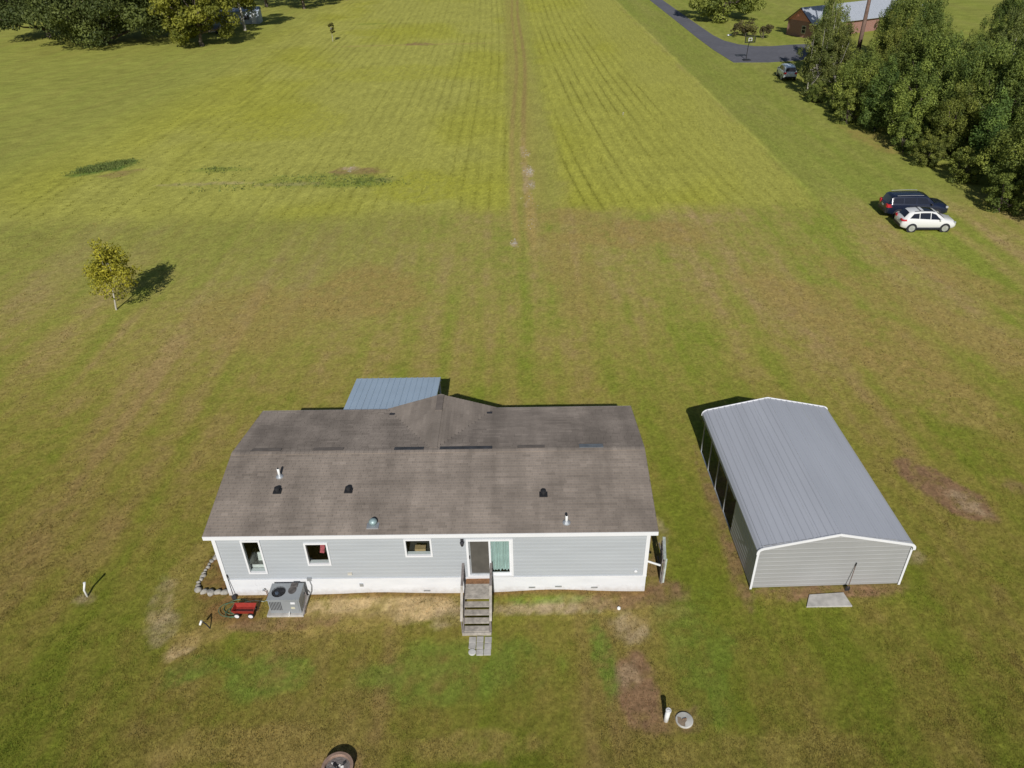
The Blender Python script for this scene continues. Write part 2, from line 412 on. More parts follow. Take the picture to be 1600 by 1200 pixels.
    for off, k, wd in ((-0.75, 0.75, 0.16), (0.6, 0.95, 0.20)):
        d = np.abs(x - tx - off + 0.25 * (n2 - .5))
        m = (sstep(wd + 0.3, wd * 0.5, d) * fade * k * (0.55 + .9 * (n2 - .25)))[:, None]; m = np.clip(m, 0, 1)
        c = c * (1 - m) + (C_TRACK * (1 - .35 * sstep(88, 100, y)[:, None]) + 0.22 * C_DIRT * sstep(88, 100, y)[:, None]) * m
    d = np.abs(x - tx - 0.55 + 0.5 * (n2 - .5))
    m = np.clip(.6 * sstep(0.45, 0.1, d) * sstep(60, 63, y) * sstep(92, 86, y) * sstep(0.46, 0.60, fbm(x * 1.2, y * .5, 31, 3)), 0, 1)[:, None]
    c = c * (1 - m) + C_PALE * 1.1 * m
    # shoulders of the track: thin worn grass
    d = np.abs(x - 1.9); m = (sstep(2.4, 0.6, d) * sstep(52, 66, y) * 0.22)[:, None]
    c = c * (1 - m) + C_BROWN * 1.12 * m
    # bare and lush patches
    for cx, cy, rx, ry, an, pc, k in PATCH:
        near_ = (np.abs(x - cx) < (rx + ry) * 1.6) & (np.abs(y - cy) < (rx + ry) * 1.6)
        if not near_.any(): continue
        xx = x[near_] - cx; yy = y[near_] - cy
        ca, sa = math.cos(an), math.sin(an)
        px = (xx * ca + yy * sa) / rx; py = (-xx * sa + yy * ca) / ry
        s = min(rx, ry)
        crisp = pc is C_DIRT and k >= 1.0
        dd = np.sqrt(px * px + py * py) + (0.6 if crisp else 0.95) * (fbm(x[near_] * 1.1 / s, y[near_] * 1.1 / s, 41, 4) - .5)
        m = ((sstep(1.12, 0.9, dd) if crisp else sstep(1.22, 0.72, dd)) * k)[:, None]
        m = m * np.clip((0.9 if crisp else 0.66) + 2.2 * (n3[near_][:, None] - .40), 0.25, 1)
        c[near_] = c[near_] * (1 - m) + pc * (0.84 + .36 * n3[near_][:, None]) * m
    # needles and soil against the skirting
    hu = (x - HX) * math.cos(HA) + (y - HY) * math.sin(HA); hv = -(x - HX) * math.sin(HA) + (y - HY) * math.cos(HA)
    m = (sstep(-0.42, -0.12, hv + 0.3 * (n3 - .5)) * sstep(0.3, 0, hv) * sstep(-0.2, 0.1, hu) * sstep(17.9, 17.4, hu) * 0.8)[:, None]
    c = c * (1 - m) + C_MULCH * m
    fine = fbm(x * 6.1, y * 6.1, 55, 2)[:, None]
    c = c * (0.78 + 0.44 * fine)
    return np.clip(c, 0.005, 0.9)

def ground_z(x, y):
    hu = (x - HX) * math.cos(HA) + (y - HY) * math.sin(HA); hv = -(x - HX) * math.sin(HA) + (y - HY) * math.cos(HA)
    b = 0.0
    b = b + 0.17 * np.exp(-((hu - 13.6) / 1.9) ** 2) * np.exp(-((hv + 0.05) / 0.55) ** 2)
    b = b + 0.10 * np.exp(-((hu - 6.3) / 1.6) ** 2) * np.exp(-((hv + 0.05) / 0.6) ** 2)
    b = b + 0.12 * np.exp(-((hu - 8.3) / 0.7) ** 2) * np.exp(-((hv + 0.75) / 0.4) ** 2)
    return b

def run(v, step, lim, grow, far, grow2=1.25):
    out = []; s = step; sg = 1 if lim > v else -1
    while (lim - v) * sg > 0: s *= grow; v += sg * s; out.append(v)
    while (far - v) * sg > 0: s *= grow2; v += sg * s; out.append(v)
    return out
core = list(np.arange(-24, 28, 0.17))
gx = np.array(run(-24, 0.17, -110, 1.018, -3000)[::-1] + core + run(core[-1], 0.17, 100, 1.02, 3000))
core = list(np.arange(11, 36, 0.17))
gy = np.array([-2500, -800, -250, -80, -25, -5, 4, 8.0] + core + run(core[-1], 0.17, 235, 1.0075, 4000))
GX, GY = np.meshgrid(gx, gy, indexing='ij')
X = GX.ravel(); Y = GY.ravel()
nx, ny = len(gx), len(gy)
I = np.arange(nx * ny).reshape(nx, ny)
F = np.stack([I[:-1, :-1], I[1:, :-1], I[1:, 1:], I[:-1, 1:]], -1).reshape(-1, 4)
m_ground = attr_mat('lawn_soil', rough=0.95, nscale=6.0, nvar=0.32, spec=0.05)
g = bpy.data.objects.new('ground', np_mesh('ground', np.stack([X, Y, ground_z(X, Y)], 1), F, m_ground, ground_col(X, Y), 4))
COL.objects.link(g); g['kind'] = 'structure'; g['label'] = 'wide mown lawn and hay field with wheel track and bare patches'
g.data.polygons.foreach_set('use_smooth', [True] * len(g.data.polygons))

# ------------------------------------------------------------------ grass blades
def blades(P, hgt, wid, nb, lean, colr):
    """P (n,2) tuft places; nb blades each; returns V,F,C"""
    n = len(P)
    T = np.repeat(np.arange(n), nb)
    k = len(T)
    az = rng.uniform(0, 2 * np.pi, k); le = rng.uniform(0.15, 1, k) * lean
    h = np.repeat(hgt, nb) * rng.uniform(0.6, 1.25, k)
    w = np.repeat(wid, nb) * rng.uniform(0.7, 1.3, k)
    bx = P[T, 0] + rng.normal(0, 1, k) * w * 1.2; by = P[T, 1] + rng.normal(0, 1, k) * w * 1.2
    bz = ground_z(bx, by) - 0.01
    pa = az + np.pi / 2
    V = np.empty((k, 3, 3))
    V[:, 0] = np.stack([bx - np.cos(pa) * w / 2, by - np.sin(pa) * w / 2, bz], 1)
    V[:, 1] = np.stack([bx + np.cos(pa) * w / 2, by + np.sin(pa) * w / 2, bz], 1)
    V[:, 2] = np.stack([bx + np.cos(az) * h * np.sin(le), by + np.sin(az) * h * np.sin(le), bz + h * np.cos(le)], 1)
    C = np.repeat(colr[T] * rng.uniform(0.8, 1.25, (k, 1)), 3, 0).reshape(k, 3, 3)
    return V.reshape(-1, 3), np.arange(k * 3).reshape(-1, 3), C.reshape(-1, 3)

m_blade = attr_mat('grass_blade', rough=0.75, transl=0.3, spec=0.15)
def inside_built(x, y, margin=0.05):
    hu = (x - HX) * math.cos(HA) + (y - HY) * math.sin(HA); hv = -(x - HX) * math.sin(HA) + (y - HY) * math.cos(HA)
    cu = (x - CX) * math.cos(CA) + (y - CY) * math.sin(CA); cv = -(x - CX) * math.sin(CA) + (y - CY) * math.cos(CA)
    a = (hu > -margin) & (hu < 17.4 + margin) & (hv > -margin) & (hv < 8.5 + margin)
    a |= (cu > -margin) & (cu < 6.2 + margin) & (cv > -margin) & (cv < 9.4 + margin)
    a |= (hu > 9.9) & (hu < 11.2) & (hv > -3.2) & (hv < 0)          # steps, pavers
    a |= (hu > 1.8) & (hu < 3.45) & (hv > -1.25) & (hv < 0)         # unit pad
    a |= (cu > 1.9) & (cu < 3.85) & (cv > -1.15) & (cv < -0.35)     # slab
    a |= ((x - 5.81) ** 2 + (y - 15.79) ** 2 < 0.12) | ((x + 6.15) ** 2 + (y - 14.25) ** 2 < 0.3)
    return a

# near lawn: as many tufts per picture area everywhere
N_NEAR = 330000
t = rng.uniform(0, 1, N_NEAR)
yy = 12.5 / (1 - t * (1 - 12.5 / 66.0))
xx = rng.uniform(-1, 1, N_NEAR) * (6.5 + yy * 0.80)
ok = ~inside_built(xx, yy)
xx, yy = xx[ok], yy[ok]
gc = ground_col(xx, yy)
greenness = gc[:, 1] / (gc[:, 0] + 1e-4)
keep = rng.uniform(0, 1, len(xx)) < sstep(0.62, 0.86, greenness) * 0.5 + 0.5
xx, yy, gc, greenness = xx[keep], yy[keep], gc[keep], greenness[keep]
bare = (1 - sstep(0.80, 0.88, greenness))[:, None]                # dry stalks, clods and weeds on the bare soil
dry = np.where(rng.uniform(0, 1, (len(xx), 1)) < 0.22, np.array([[.09, .085, .025]]), np.array([[1.0, .97, .9]]) * gc * rng.uniform(.45, 1.35, (len(xx), 1)))
gc = gc * (1 - bare) + dry * bare
hue = (fbm(xx * 4.3, yy * 3.6, 77, 2) - .5) * 1.3 + rng.normal(0, .22, len(xx))          # single green and straw coloured tufts side by side
gc = np.clip(gc * (1 + hue[:, None] * np.array([-.28, .02, -.34]) * (1 - bare)), .004, .8)
dist = np.sqrt(xx ** 2 + yy ** 2 + CAM_H ** 2)
hh = (0.026 + 0.022 * fbm(xx * 0.9, yy * 0.9, 71, 3)) * (0.6 + dist / 45)
V, Fc, Cc = blades(np.stack([xx, yy], 1), hh, hh * 0.55, 3, 1.25, gc * 1.06)
o = bpy.data.objects.new('lawn_grass', np_mesh('lawn_grass', V, Fc, m_blade, Cc, 3)); COL.objects.link(o)
tag(o, 'short mown grass of the lawn around the house', 'grass', kind='stuff')

# hay field: taller tufts left standing between the mower passes
N_FAR = 130000
t = rng.uniform(0, 1, N_FAR)
yy = 66 / (1 - t * (1 - 66 / 225.0))
xx = rng.uniform(-50, 29, N_FAR)
ru = row_u(xx, yy); L, Rr = field_masks(xx, yy)
ph = ru / 1.35 + 0.18 * (fbm(xx * 0.3, yy * 0.05, 8, 2) - .5); w = np.abs(ph - np.floor(ph) - 0.5) * 2
keepn = sstep(0.35, 0.62, fbm(ru * 0.45, yy * 0.045, 12, 3))
pr = np.clip(L + Rr, 0, 1) * (0.22 + sstep(0.72, 0.97, w) * (0.1 + keepn) * np.where(xx > 5, np.where(xx > 20, .2, .75), 0.28))
ok = rng.uniform(0, 1, N_FAR) < pr
xx, yy, w = xx[ok], yy[ok], w[ok]
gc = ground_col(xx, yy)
hh = (0.06 + 0.08 * sstep(0.6, 0.95, w)) * rng.uniform(0.6, 1.3, len(xx))
tone = np.where(w > 0.7, 0.88, 1.0)[:, None]
V, Fc, Cc = blades(np.stack([xx, yy], 1), hh, hh * 0.5, 3, 1.0, gc * tone)
o = bpy.data.objects.new('field_grass', np_mesh('field_grass', V, Fc, m_blade, Cc, 3)); COL.objects.link(o)
tag(o, 'yellow green hay field grass standing in mown rows', 'grass', kind='stuff')

# rank weeds left by the mower
wp = []
for cx_, cy_, rx_, ry_, n_ in ((-44.2, 82.8, 2.9, 1.6, 1000), (-42.4, 84.4, 1.2, .7, 250), (-14.2, 75.8, 4.0, 1.8, 220), (-19.5, 76.8, 5.6, 2.2, 120), (-31.0, 81.0, 3.2, 1.2, 70), (-26.5, 75.2, 7.5, 1.4, 80)):
    q = rng.normal(0, .5, (n_, 2)) * np.array([[rx_, ry_]])
    q = np.stack([q[:, 0] * .85 - q[:, 1] * .2, q[:, 1] + q[:, 0] * (.45 if cx_ < -40 else 0)], 1)
    wp.append(q + np.array([[cx_, cy_]]))
wp = np.concatenate(wp); nw = len(wp)
V, Fc, Cc = blades(wp, rng.uniform(.10, .28, nw), np.full(nw, .08), 4, .9, np.array([[.16, .20, .055]]) * rng.uniform(.7, 1.5, (nw, 1)))
o = bpy.data.objects.new('weed_growth', np_mesh('weed_growth', V, Fc, m_blade, Cc, 3)); COL.objects.link(o)
tag(o, 'rough dark green weeds standing in the left of the hay field', 'weeds', kind='stuff')

# ------------------------------------------------------------------ driveway
m_asph = mat('asphalt', lin(98, 98, 104), 0.9, var=0.10, scale=1.2, bump=0.3, bscale=25, var2=0.08, scale2=0.15)
left = [(36.9, 330), (37.1, 260), (37.1, 213), (36.9, 180), (36.7, 155), (36.8, 143), (37.4, 131.6)]
bot = [(43.0, 131.0), (48.5, 132.0), (55.0, 137.5)]
right = [(54.5, 146.5), (51.4, 146.2), (47.6, 145.2), (44.8, 145.6), (42.4, 148.0), (40.9, 152.0), (40.3, 158), (40.2, 180), (40.25, 213), (40.3, 260), (40.3, 330)]
pts = left + bot + right
b = MB(); b.add([(x, y, 0.03) for x, y in pts] + [(x, y, -0.05) for x, y in pts],
    [tuple(range(len(pts)))] + [(i, (i + 1) % len(pts), (i + 1) % len(pts) + len(pts), i + len(pts)) for i in range(len(pts))])
o = b.build('driveway', m_asph); o['kind'] = 'structure'; o['label'] = 'grey asphalt driveway curving to the brick house'

# ------------------------------------------------------------------ materials for the buildings
m_white = mat('white_vinyl', (0.72, 0.725, 0.74), 0.5, var=0.03, scale=1.2)
m_skirt = mat('white_skirting', (0.69, 0.70, 0.72), 0.55, var=0.05, scale=0.9, stretch=(1, 1, 3))
nt = m_skirt.node_tree; N_, L_ = nt.nodes, nt.links
bs_ = N_['Principled BSDF']; old = bs_.inputs['Base Color'].links[0].from_socket
tcs = N_.new('ShaderNodeTexCoord'); sxs = N_.new('ShaderNodeSeparateXYZ'); L_.new(tcs.outputs['Object'], sxs.inputs[0])
nzs = N_.new('ShaderNodeTexNoise'); nzs.inputs['Scale'].default_value = 5; nzs.inputs['Detail'].default_value = 6; L_.new(tcs.outputs['Object'], nzs.inputs['Vector'])
mas = N_.new('ShaderNodeMath'); mas.operation = 'MULTIPLY_ADD'; mas.inputs[1].default_value = -0.55; L_.new(nzs.outputs['Fac'], mas.inputs[0]); L_.new(sxs.outputs[2], mas.inputs[2])
mrs = N_.new('ShaderNodeMapRange'); mrs.inputs['From Min'].default_value = 0.10; mrs.inputs['From Max'].default_value = -0.22; mrs.inputs['To Max'].default_value = 0.32; L_.new(mas.outputs[0], mrs.inputs['Value'])
mxs = N_.new('ShaderNodeMixRGB'); mxs.inputs['Color2'].default_value = (.30, .22, .14, 1); L_.new(mrs.outputs[0], mxs.inputs['Fac']); L_.new(old, mxs.inputs['Color1']); L_.new(mxs.outputs[0], bs_.inputs['Base Color'])
m_siding = mat('grey_siding', (0.395, 0.418, 0.44), 0.55, var=0.05, scale=0.7, stretch=(0.5, 1, 4))
m_inside = mat('room_wall', (0.20, 0.215, 0.19), 0.8, var=0.05)
m_floor = mat('room_floor', (0.06, 0.055, 0.05), 0.7)
m_glass = glass_mat('window_glass', (0.90, 0.93, 0.92, 1))
m_deck = mat('roof_deck', (0.12, 0.105, 0.095), 0.9, var=0.2)
m_black = mat('black_rubber', (0.02, 0.02, 0.022), 0.6)
m_dark = mat('dark_metal', (0.035, 0.035, 0.04), 0.5)
m_galv = mat('galvanised', (0.42, 0.44, 0.46), 0.45, metal=0.5)
m_wood = mat('weathered_wood', (0.38, 0.345, 0.30), 0.85, var=0.25, scale=6, stretch=(1, 1, 1), var2=0.2, scale2=1.2)
m_woodr = mat('rusty_worn_wood', (0.24, 0.125, 0.06), 0.85, var=0.3, scale=7)
m_woodd = mat('dark_wood', (0.20, 0.175, 0.165), 0.85, var=0.25, scale=6)
m_conc = mat('concrete', (0.43, 0.41, 0.38), 0.9, var=0.14, scale=4, var2=0.12, scale2=1.0, bump=0.2)

# shingle: own tone per tab, plus weather streaks running down the slope
m_sh, nt, bs = new_mat('shingle')
N_, L_ = nt.nodes, nt.links
at = N_.new('ShaderNodeAttribute'); at.attribute_name = 'tone'
tc = N_.new('ShaderNodeNewGeometry')
mp = N_.new('ShaderNodeMapping'); mp.inputs['Scale'].default_value = (1.3, 0.16, 0.16); L_.new(tc.outputs['Position'], mp.inputs['Vector'])
nz = N_.new('ShaderNodeTexNoise'); nz.inputs['Scale'].default_value = 1.0; nz.inputs['Detail'].default_value = 5; L_.new(mp.outputs[0], nz.inputs['Vector'])
nz2 = N_.new('ShaderNodeTexNoise'); nz2.inputs['Scale'].default_value = 60; nz2.inputs['Detail'].default_value = 2; L_.new(tc.outputs['Position'], nz2.inputs['Vector'])
nz3 = N_.new('ShaderNodeTexNoise'); nz3.inputs['Scale'].default_value = 0.5; nz3.inputs['Detail'].default_value = 4; L_.new(tc.outputs['Position'], nz3.inputs['Vector'])
def rng_node(src, a, b_, lo=0.35, hi=0.65):
    q = N_.new('ShaderNodeMapRange'); q.inputs['From Min'].default_value = lo; q.inputs['From Max'].default_value = hi
    q.inputs['To Min'].default_value = a; q.inputs['To Max'].default_value = b_; L_.new(src, q.inputs['Value']); return q.outputs[0]
def mul(p, q):
    n = N_.new('ShaderNodeMath'); n.operation = 'MULTIPLY'; L_.new(p, n.inputs[0]); L_.new(q, n.inputs[1]); return n.outputs[0]
v = mul(mul(mul(rng_node(nz.outputs['Fac'], 0.82, 1.08), rng_node(nz2.outputs['Fac'], 0.88, 1.12)), rng_node(nz3.outputs['Fac'], 0.84, 1.14)), rng_node(at.outputs['Fac'], 0.80, 1.18, 0, 1))
rp = N_.new('ShaderNodeVectorMath'); rp.operation = 'SCALE'; rp.inputs[0].default_value = (0.275, 0.232, 0.195); L_.new(v, rp.inputs['Scale'])
L_.new(rp.outputs[0], bs.inputs['Base Color']); bs.inputs['Roughness'].default_value = 0.95; bs.inputs['Specular IOR Level'].default_value = 0.1

# ------------------------------------------------------------------ the house
W, D = 17.4, 8.41            # wall to wall
ZS, ZE, ZR = 0.94, 3.46, 4.27
OVS, OVF = 0.326, 0.097
RD = 8.607                   # eave to eave
VR = -OVF + RD / 2           # ridge line
SL = (ZR - ZE) / (RD / 2)
house = empty('mobile_home', (HX, HY, 0), HA, 'long grey sided mobile home with brown shingle roof and white skirting', 'house')
GU, GHW = 8.5, 2.66          # rear gable: ridge place, half width

fw = MB()                                                     # sheathing behind the siding, with the openings left out
OPEN = [(1.07, 1.86, 1.285, 3.17), (3.59, 4.56, 1.735, 2.995), (7.63, 8.74, 2.165, 3.15), (10.11, 11.99, 0.985, 3.10)]
us = [0.02]
for a, b_, c, d in OPEN:
    fw.box((us[-1], 0.02, ZS), (a, 0.12, 3.42)); fw.box((a, 0.02, ZS), (b_, 0.12, c)) if c - ZS > 0.06 else None; fw.box((a, 0.02, d), (b_, 0.12, 3.42)); us.append(b_)
fw.box((us[-1], 0.02, ZS), (W - 0.02, 0.12, 3.42))
front_wall = fw.build('front_wall', m_siding, house)
NB = 12; BH = (3.30 - ZS) / NB
def board(u0, u1, z0, z1, parent, frame=0):
    b = MB(); t0, t1 = 0.012, 0.003
    zm = z0 + (z1 - z0) * .66
    prof_ = [(-0.02, z0), (t0, z0), (t0, zm), (t1, z1), (-0.02, z1)]            # (proud of the wall, height)
    def P_(u, t, z):
        if frame == 0: return (u, -t, z)
        if frame == 1: return (-t, u, z)
        if frame == 2: return (W + t, u, z)
        return (u, D + t, z)
    n_ = len(prof_)
    b.add([P_(u0, t, z) for t, z in prof_] + [P_(u1, t, z) for t, z in prof_], [(i, i + 1, i + 1 + n_, i + n_) for i in range(n_ - 1)] + [tuple(range(n_)), tuple(range(2 * n_ - 1, n_ - 1, -1))])
    return b.build('siding_board', m_siding, parent)
for i in range(NB):
    z0 = ZS + i * BH; z1 = z0 + BH; u = 0.03; zc = (z0 + z1) / 2
    for a, b_, c, d in OPEN:
        if c < zc < d:
            board(u, a, z0, z1, front_wall); u = b_
    board(u, W - 0.03, z0, z1, front_wall)
def end_wall(name, frame):
    b = MB(); x = 0.02 if frame == 1 else W - 0.12
    prof = [(0.02, ZS), (D - 0.02, ZS), (D - 0.02, ZE), (VR, ZR - 0.05), (0.02, ZE)]
    n = len(prof)
    b.add([(x, q, z) for q, z in prof] + [(x + 0.1, q, z) for q, z in prof], [tuple(range(n)), tuple(range(2*n-1, n-1, -1))] + [(i, i + n, (i + 1) % n + n, (i + 1) % n) for i in range(n)])
    o = b.build(name, m_siding, house)
    for i in range(NB + 5):
        z0 = ZS + i * BH; z1 = z0 + BH
        if z1 > ZR - 0.1: break
        m = max(0.0, (z1 - ZE) / SL)
        board(0.03 + m, D - 0.03 - m, z0, z1, o, frame)
    return o
left_wall = end_wall('end_wall', 1); right_wall = end_wall('end_wall', 2)
b = MB(); b.box((0.02, D - 0.12, ZS), (W - 0.02, D - 0.02, 3.42)); rear_wall = b.build('rear_wall', m_siding, house)
for i in range(NB): board(0.03, W - 0.03, ZS + i * BH, ZS + (i + 1) * BH, rear_wall, 3)
# corner posts
for x0, x1, y0, y1 in ((-0.054, 0.1, -0.054, 0.06), (W - 0.1, W + 0.054, -0.054, 0.06), (-0.054, 0.06, D - 0.06, D + 0.054), (W - 0.06, W + 0.054, D - 0.06, D + 0.054)):
    MB().box((x0, y0, ZS - 0.01), (x1, y1, 3.40)).build('corner_trim', m_white, house)
# skirting
for nm, a, b_ in (('skirting', (-0.045, -0.045, -0.1), (W + 0.045, -0.005, ZS)), ('skirting', (-0.045, D + 0.005, -0.1), (W + 0.045, D + 0.045, ZS)),
                  ('skirting', (-0.045, -0.004, -0.1), (-0.005, D + 0.004, ZS)), ('skirting', (W + 0.005, -0.004, -0.1), (W + 0.045, D + 0.004, ZS))):
    s_ = MB().box(a, b_).build(nm, m_skirt, house)
MB().box((-0.06, -0.062, ZS - 0.035), (W + 0.06, -0.046, ZS + 0.012)).build('skirting_cap', m_white, house)
for k in range(1, 15):
    MB().box((k * 1.2, -0.05, -0.05), (k * 1.2 + 0.018, -0.0445, ZS - 0.036)).build('panel_joint', m_skirt, house)
# floor, ceiling, partitions
MB().box((0.13, 0.13, ZS - 0.02), (W - 0.13, D - 0.13, ZS + 0.02)).build('floor', m_floor, house)
MB().box((0.13, 0.13, 3.30), (W - 0.13, D - 0.13, 3.38)).build('ceiling', m_inside, house)
for u in (3.0, 6.2, 9.5, 12.6): MB().box((u, 0.13, ZS + 0.03), (u + 0.1, 3.4, 3.29)).build('partition', m_inside, house)
MB().box((0.13, 2.1, ZS + 0.03), (2.98, 2.2, 3.29)).build('partition', mat('bathroom_wall', (0.23, 0.255, 0.2), 0.7), house)
MB().box((3.12, 3.3, ZS + 0.03), (12.5, 3.4, 3.29)).build('partition', m_floor, house)

# roof
roof = MB()
def slab(b, quad, t):
    q = [Vector(p) for p in quad]
    n = len(q)
    b.add(list(q) + [p - Vector((0, 0, t)) for p in q], [tuple(range(n)), tuple(range(2*n-1, n-1, -1))] + [(i, i + n, (i + 1) % n + n, (i + 1) % n) for i in range(n)])
U0, U1 = -OVS, W + OVS
slab(roof, [(U0, -OVF, ZE), (U1, -OVF, ZE), (U1, VR, ZR), (U0, VR, ZR)], 0.05)
slab(roof, [(U0, VR + 0.001, ZR), (U1, VR + 0.001, ZR), (U1, -OVF + RD, ZE), (U0, -OVF + RD, ZE)], 0.05)
roof_o = roof.build('roof', m_deck, house)
VG1 = 8.55
gb = MB()
slab(gb, [(GU, VR, ZR + 0.004), (GU, VG1, ZR + 0.004), (GU - GHW, VG1, ZE + 0.004)][::-1], 0.05)
slab(gb, [(GU, VR, ZR + 0.004), (GU, VG1, ZR + 0.004), (GU + GHW, VG1, ZE + 0.004)], 0.05)
gab = gb.build('rear_gable_roof', m_deck, house)
# gable front over the rear porch
b = MB(); b.add([(GU - GHW + 0.1, D + 0.03, ZE - 0.04), (GU + GHW - 0.1, D + 0.03, ZE - 0.04), (GU, D + 0.03, ZR - 0.06)], [(0, 1, 2)]); b.build('gable_end', m_siding, house)

def tabs_to(name, tabs, parent, kind=None):
    """tabs: (P0, du, ds, nrm, lu, ls, tone): wedge tabs"""
    V = []; T = []; Fq = []
    for P, du, ds, nr, lu, ls, tn in tabs:
        o = len(V)
        g_ = 0.003
        a = P + du * g_; c = P + du * (lu - g_)
        V += [a, c, a + nr * 0.024, c + nr * 0.024, a + ds * (ls + .01) + nr * 0.010, c + ds * (ls + .01) + nr * 0.010]
        T += [tn] * 6
        Fq += [(o, o+1, o+3, o+2), (o+2, o+3, o+5, o+4), (o, o+2, o+4), (o+1, o+5, o+3)]
    me = bpy.data.meshes.new(name); me.from_pydata([tuple(q) for q in V], [], Fq); me.update()
    at = me.attributes.new('tone', 'FLOAT', 'POINT'); at.data.foreach_set('value', T); me.materials.append(m_sh)
    ob = bpy.data.objects.new(name, me); COL.objects.link(ob); ob.parent = parent
    if kind: ob['kind'] = kind
    return ob
TW, TE = 0.315, 0.1437
def tone(): 
    r = rnd.random(); return max(0, min(1, 0.48 + rnd.gauss(0, 0.10) + (0.22 if r > 0.90 else 0) - (0.26 if r < 0.07 else 0)))
# front slope
dsF = Vector((0, 1, SL)).normalized(); nF = Vector((0, -SL, 1)).normalized(); du = Vector((1, 0, 0))
slen = math.hypot(RD / 2, ZR - ZE); nc = 30; ls = slen / nc
def courses(c0, c1):
    out = []
    for c in range(c0, c1):
        off = (c % 2) * TW / 2 + (c % 3) * 0.04; u = U0 - off
        run = 0; tn = tone()
        while u < U1 - 1e-3:
            a = max(u, U0); e = min(u + TW, U1)
            if run <= 0: tn = tone(); run = rnd.choice((1, 1, 2, 3))
            run -= 1
            if e - a > 0.02: out.append((Vector((a, -OVF, ZE)) + dsF * (c * ls), du, dsF, nF, e - a, ls, min(1, max(0, tn + rnd.gauss(0, .05)))))
            u += TW
    return out
for t_ in courses(0, 5): tabs_to('shingle', [t_], roof_o)
tabs_to('shingle_field', courses(5, nc), roof_o, 'stuff')
# rear slope, cut out under the gable
dsR = Vector((0, -1, SL)).normalized(); nR = Vector((0, SL, 1)).normalized()
out = []
for c in range(nc):
    vv = -OVF + RD - (c + 0.5) * (RD / 2) / nc
    hw = GHW * max(0, (vv - VR)) / (VG1 - VR)
    for ua, ub in ((U0, GU - hw), (GU + hw, U1)):
        u = ua - rnd.random() * TW; tn = tone(); run = 0
        while u < ub - 1e-3:
            a = max(u, ua); e = min(u + TW, ub)
            if run <= 0: tn = tone(); run = rnd.choice((1, 1, 2, 3))
            run -= 1
            if e - a > 0.02: out.append((Vector((a, -OVF + RD, ZE)) + dsR * (c * ls), du, dsR, nR, e - a, ls, min(1, max(0, tn + rnd.gauss(0, .05)))))
            u += TW
tabs_to('shingle_field', out, roof_o, 'stuff')
# gable slopes
gs = (ZR - ZE) / GHW; glen = math.hypot(GHW, ZR - ZE); ng = 19
for sgn in (-1, 1):
    ds_ = Vector((-sgn, 0, gs)).normalized(); n_ = Vector((sgn * gs, 0, 1)).normalized(); dv = Vector((0, 1, 0)); out = []
    for c in range(ng):
        d = GHW * (1 - (c + 0.5) / ng); v0 = VR + (VG1 - VR) * d / GHW
        u = v0 - rnd.random() * TW; tn = tone(); run = 0
        while u < VG1 + 0.02:
            a = max(u, v0); e = min(u + TW, VG1 + 0.02)
            if run <= 0: tn = tone(); run = rnd.choice((1, 1, 2, 3))
            run -= 1
            if e - a > 0.02: out.append((Vector((GU + sgn * GHW, a, ZE + 0.004)) + ds_ * (c * glen / ng), dv, ds_, n_, e - a, glen / ng, tn * 0.95))
            u += TW
    tabs_to('shingle_field', out, gab, 'stuff')
# ridge caps
capm = MB()
def cap_row(p, q, wdt, drop, nn, parent, name):
    p, q = Vector(p), Vector(q); d = (q - p); l = d.length; d.normalize(); s = Vector((0, 0, 1)).cross(d)
    out = []; k = int(l / 0.2)
    for i in range(k):
        a = p + d * (i * l / k); tn = tone()
        for sg in (-1, 1):
            ds2 = (s * sg * -1 + Vector((0, 0, drop))).normalized()
            n2 = Vector((s.x * sg * drop, s.y * sg * drop, 1)).normalized()
            base = a + s * sg * wdt - Vector((0, 0, drop * wdt)) + Vector((0, 0, 0.022))
            out.append((base, d, ds2, n2, l / k, wdt * 1.02, tn * 1.05))
    tabs_to(name, out, parent, 'stuff')
cap_row((U0, VR, ZR), (U1, VR, ZR), 0.14, SL, 0, roof_o, 'ridge_caps')
cap_row((GU, VR + 0.2, ZR + 0.005), (GU, VG1 + 0.02, ZR + 0.005), 0.16, gs, 0, gab, 'ridge_caps')
# ridge vents: shingled ones and bare ones
m_brownv = mat('brown_vent', (0.165, 0.138, 0.118), 0.8, var=0.15); m_greyv = mat('bare_vent', (0.055, 0.055, 0.06), 0.7, var=0.3); m_bluev = mat('pale_vent', (0.15, 0.165, 0.18), 0.6, var=0.25)
def ridge_vent(u0, u1, mm, dv=0.14, label=None):
    b = MB(); z = lambda v: ZR - SL * abs(v - VR)
    v0, v1 = VR + 0.03, VR + 0.03 + dv * 1.9
    b.add([(u0, v0, z(v0)), (u1, v0, z(v0)), (u1, v1, z(v1)), (u0, v1, z(v1)), (u0, v0, z(v0) + .06), (u1, v0, z(v0) + .06), (u1, v1, z(v1) + .06), (u0, v1, z(v1) + .06)],
          [(4, 5, 6, 7), (0, 1, 5, 4), (1, 2, 6, 5), (2, 3, 7, 6), (3, 0, 4, 7)])
    b.build('ridge_vent', mm, roof_o, label=label)
ridge_vent(0.5, 1.8, m_brownv); ridge_vent(3.2, 4.55, m_brownv); ridge_vent(6.8, 8.1, m_greyv, 0.12, 'bare dark ridge vent'); ridge_vent(8.8, 11.1, m_greyv, 0.12, 'bare dark ridge vent')
ridge_vent(12.2, 13.4, m_brownv); ridge_vent(14.9, 15.95, m_bluev, 0.16, 'pale grey ridge vent with missing cap')
bb = MB(); bb.box((GU - 0.16, 7.2, ZR - 0.02), (GU + 0.16, 8.45, ZR + 0.055)); bb.build('ridge_vent', m_brownv, gab)
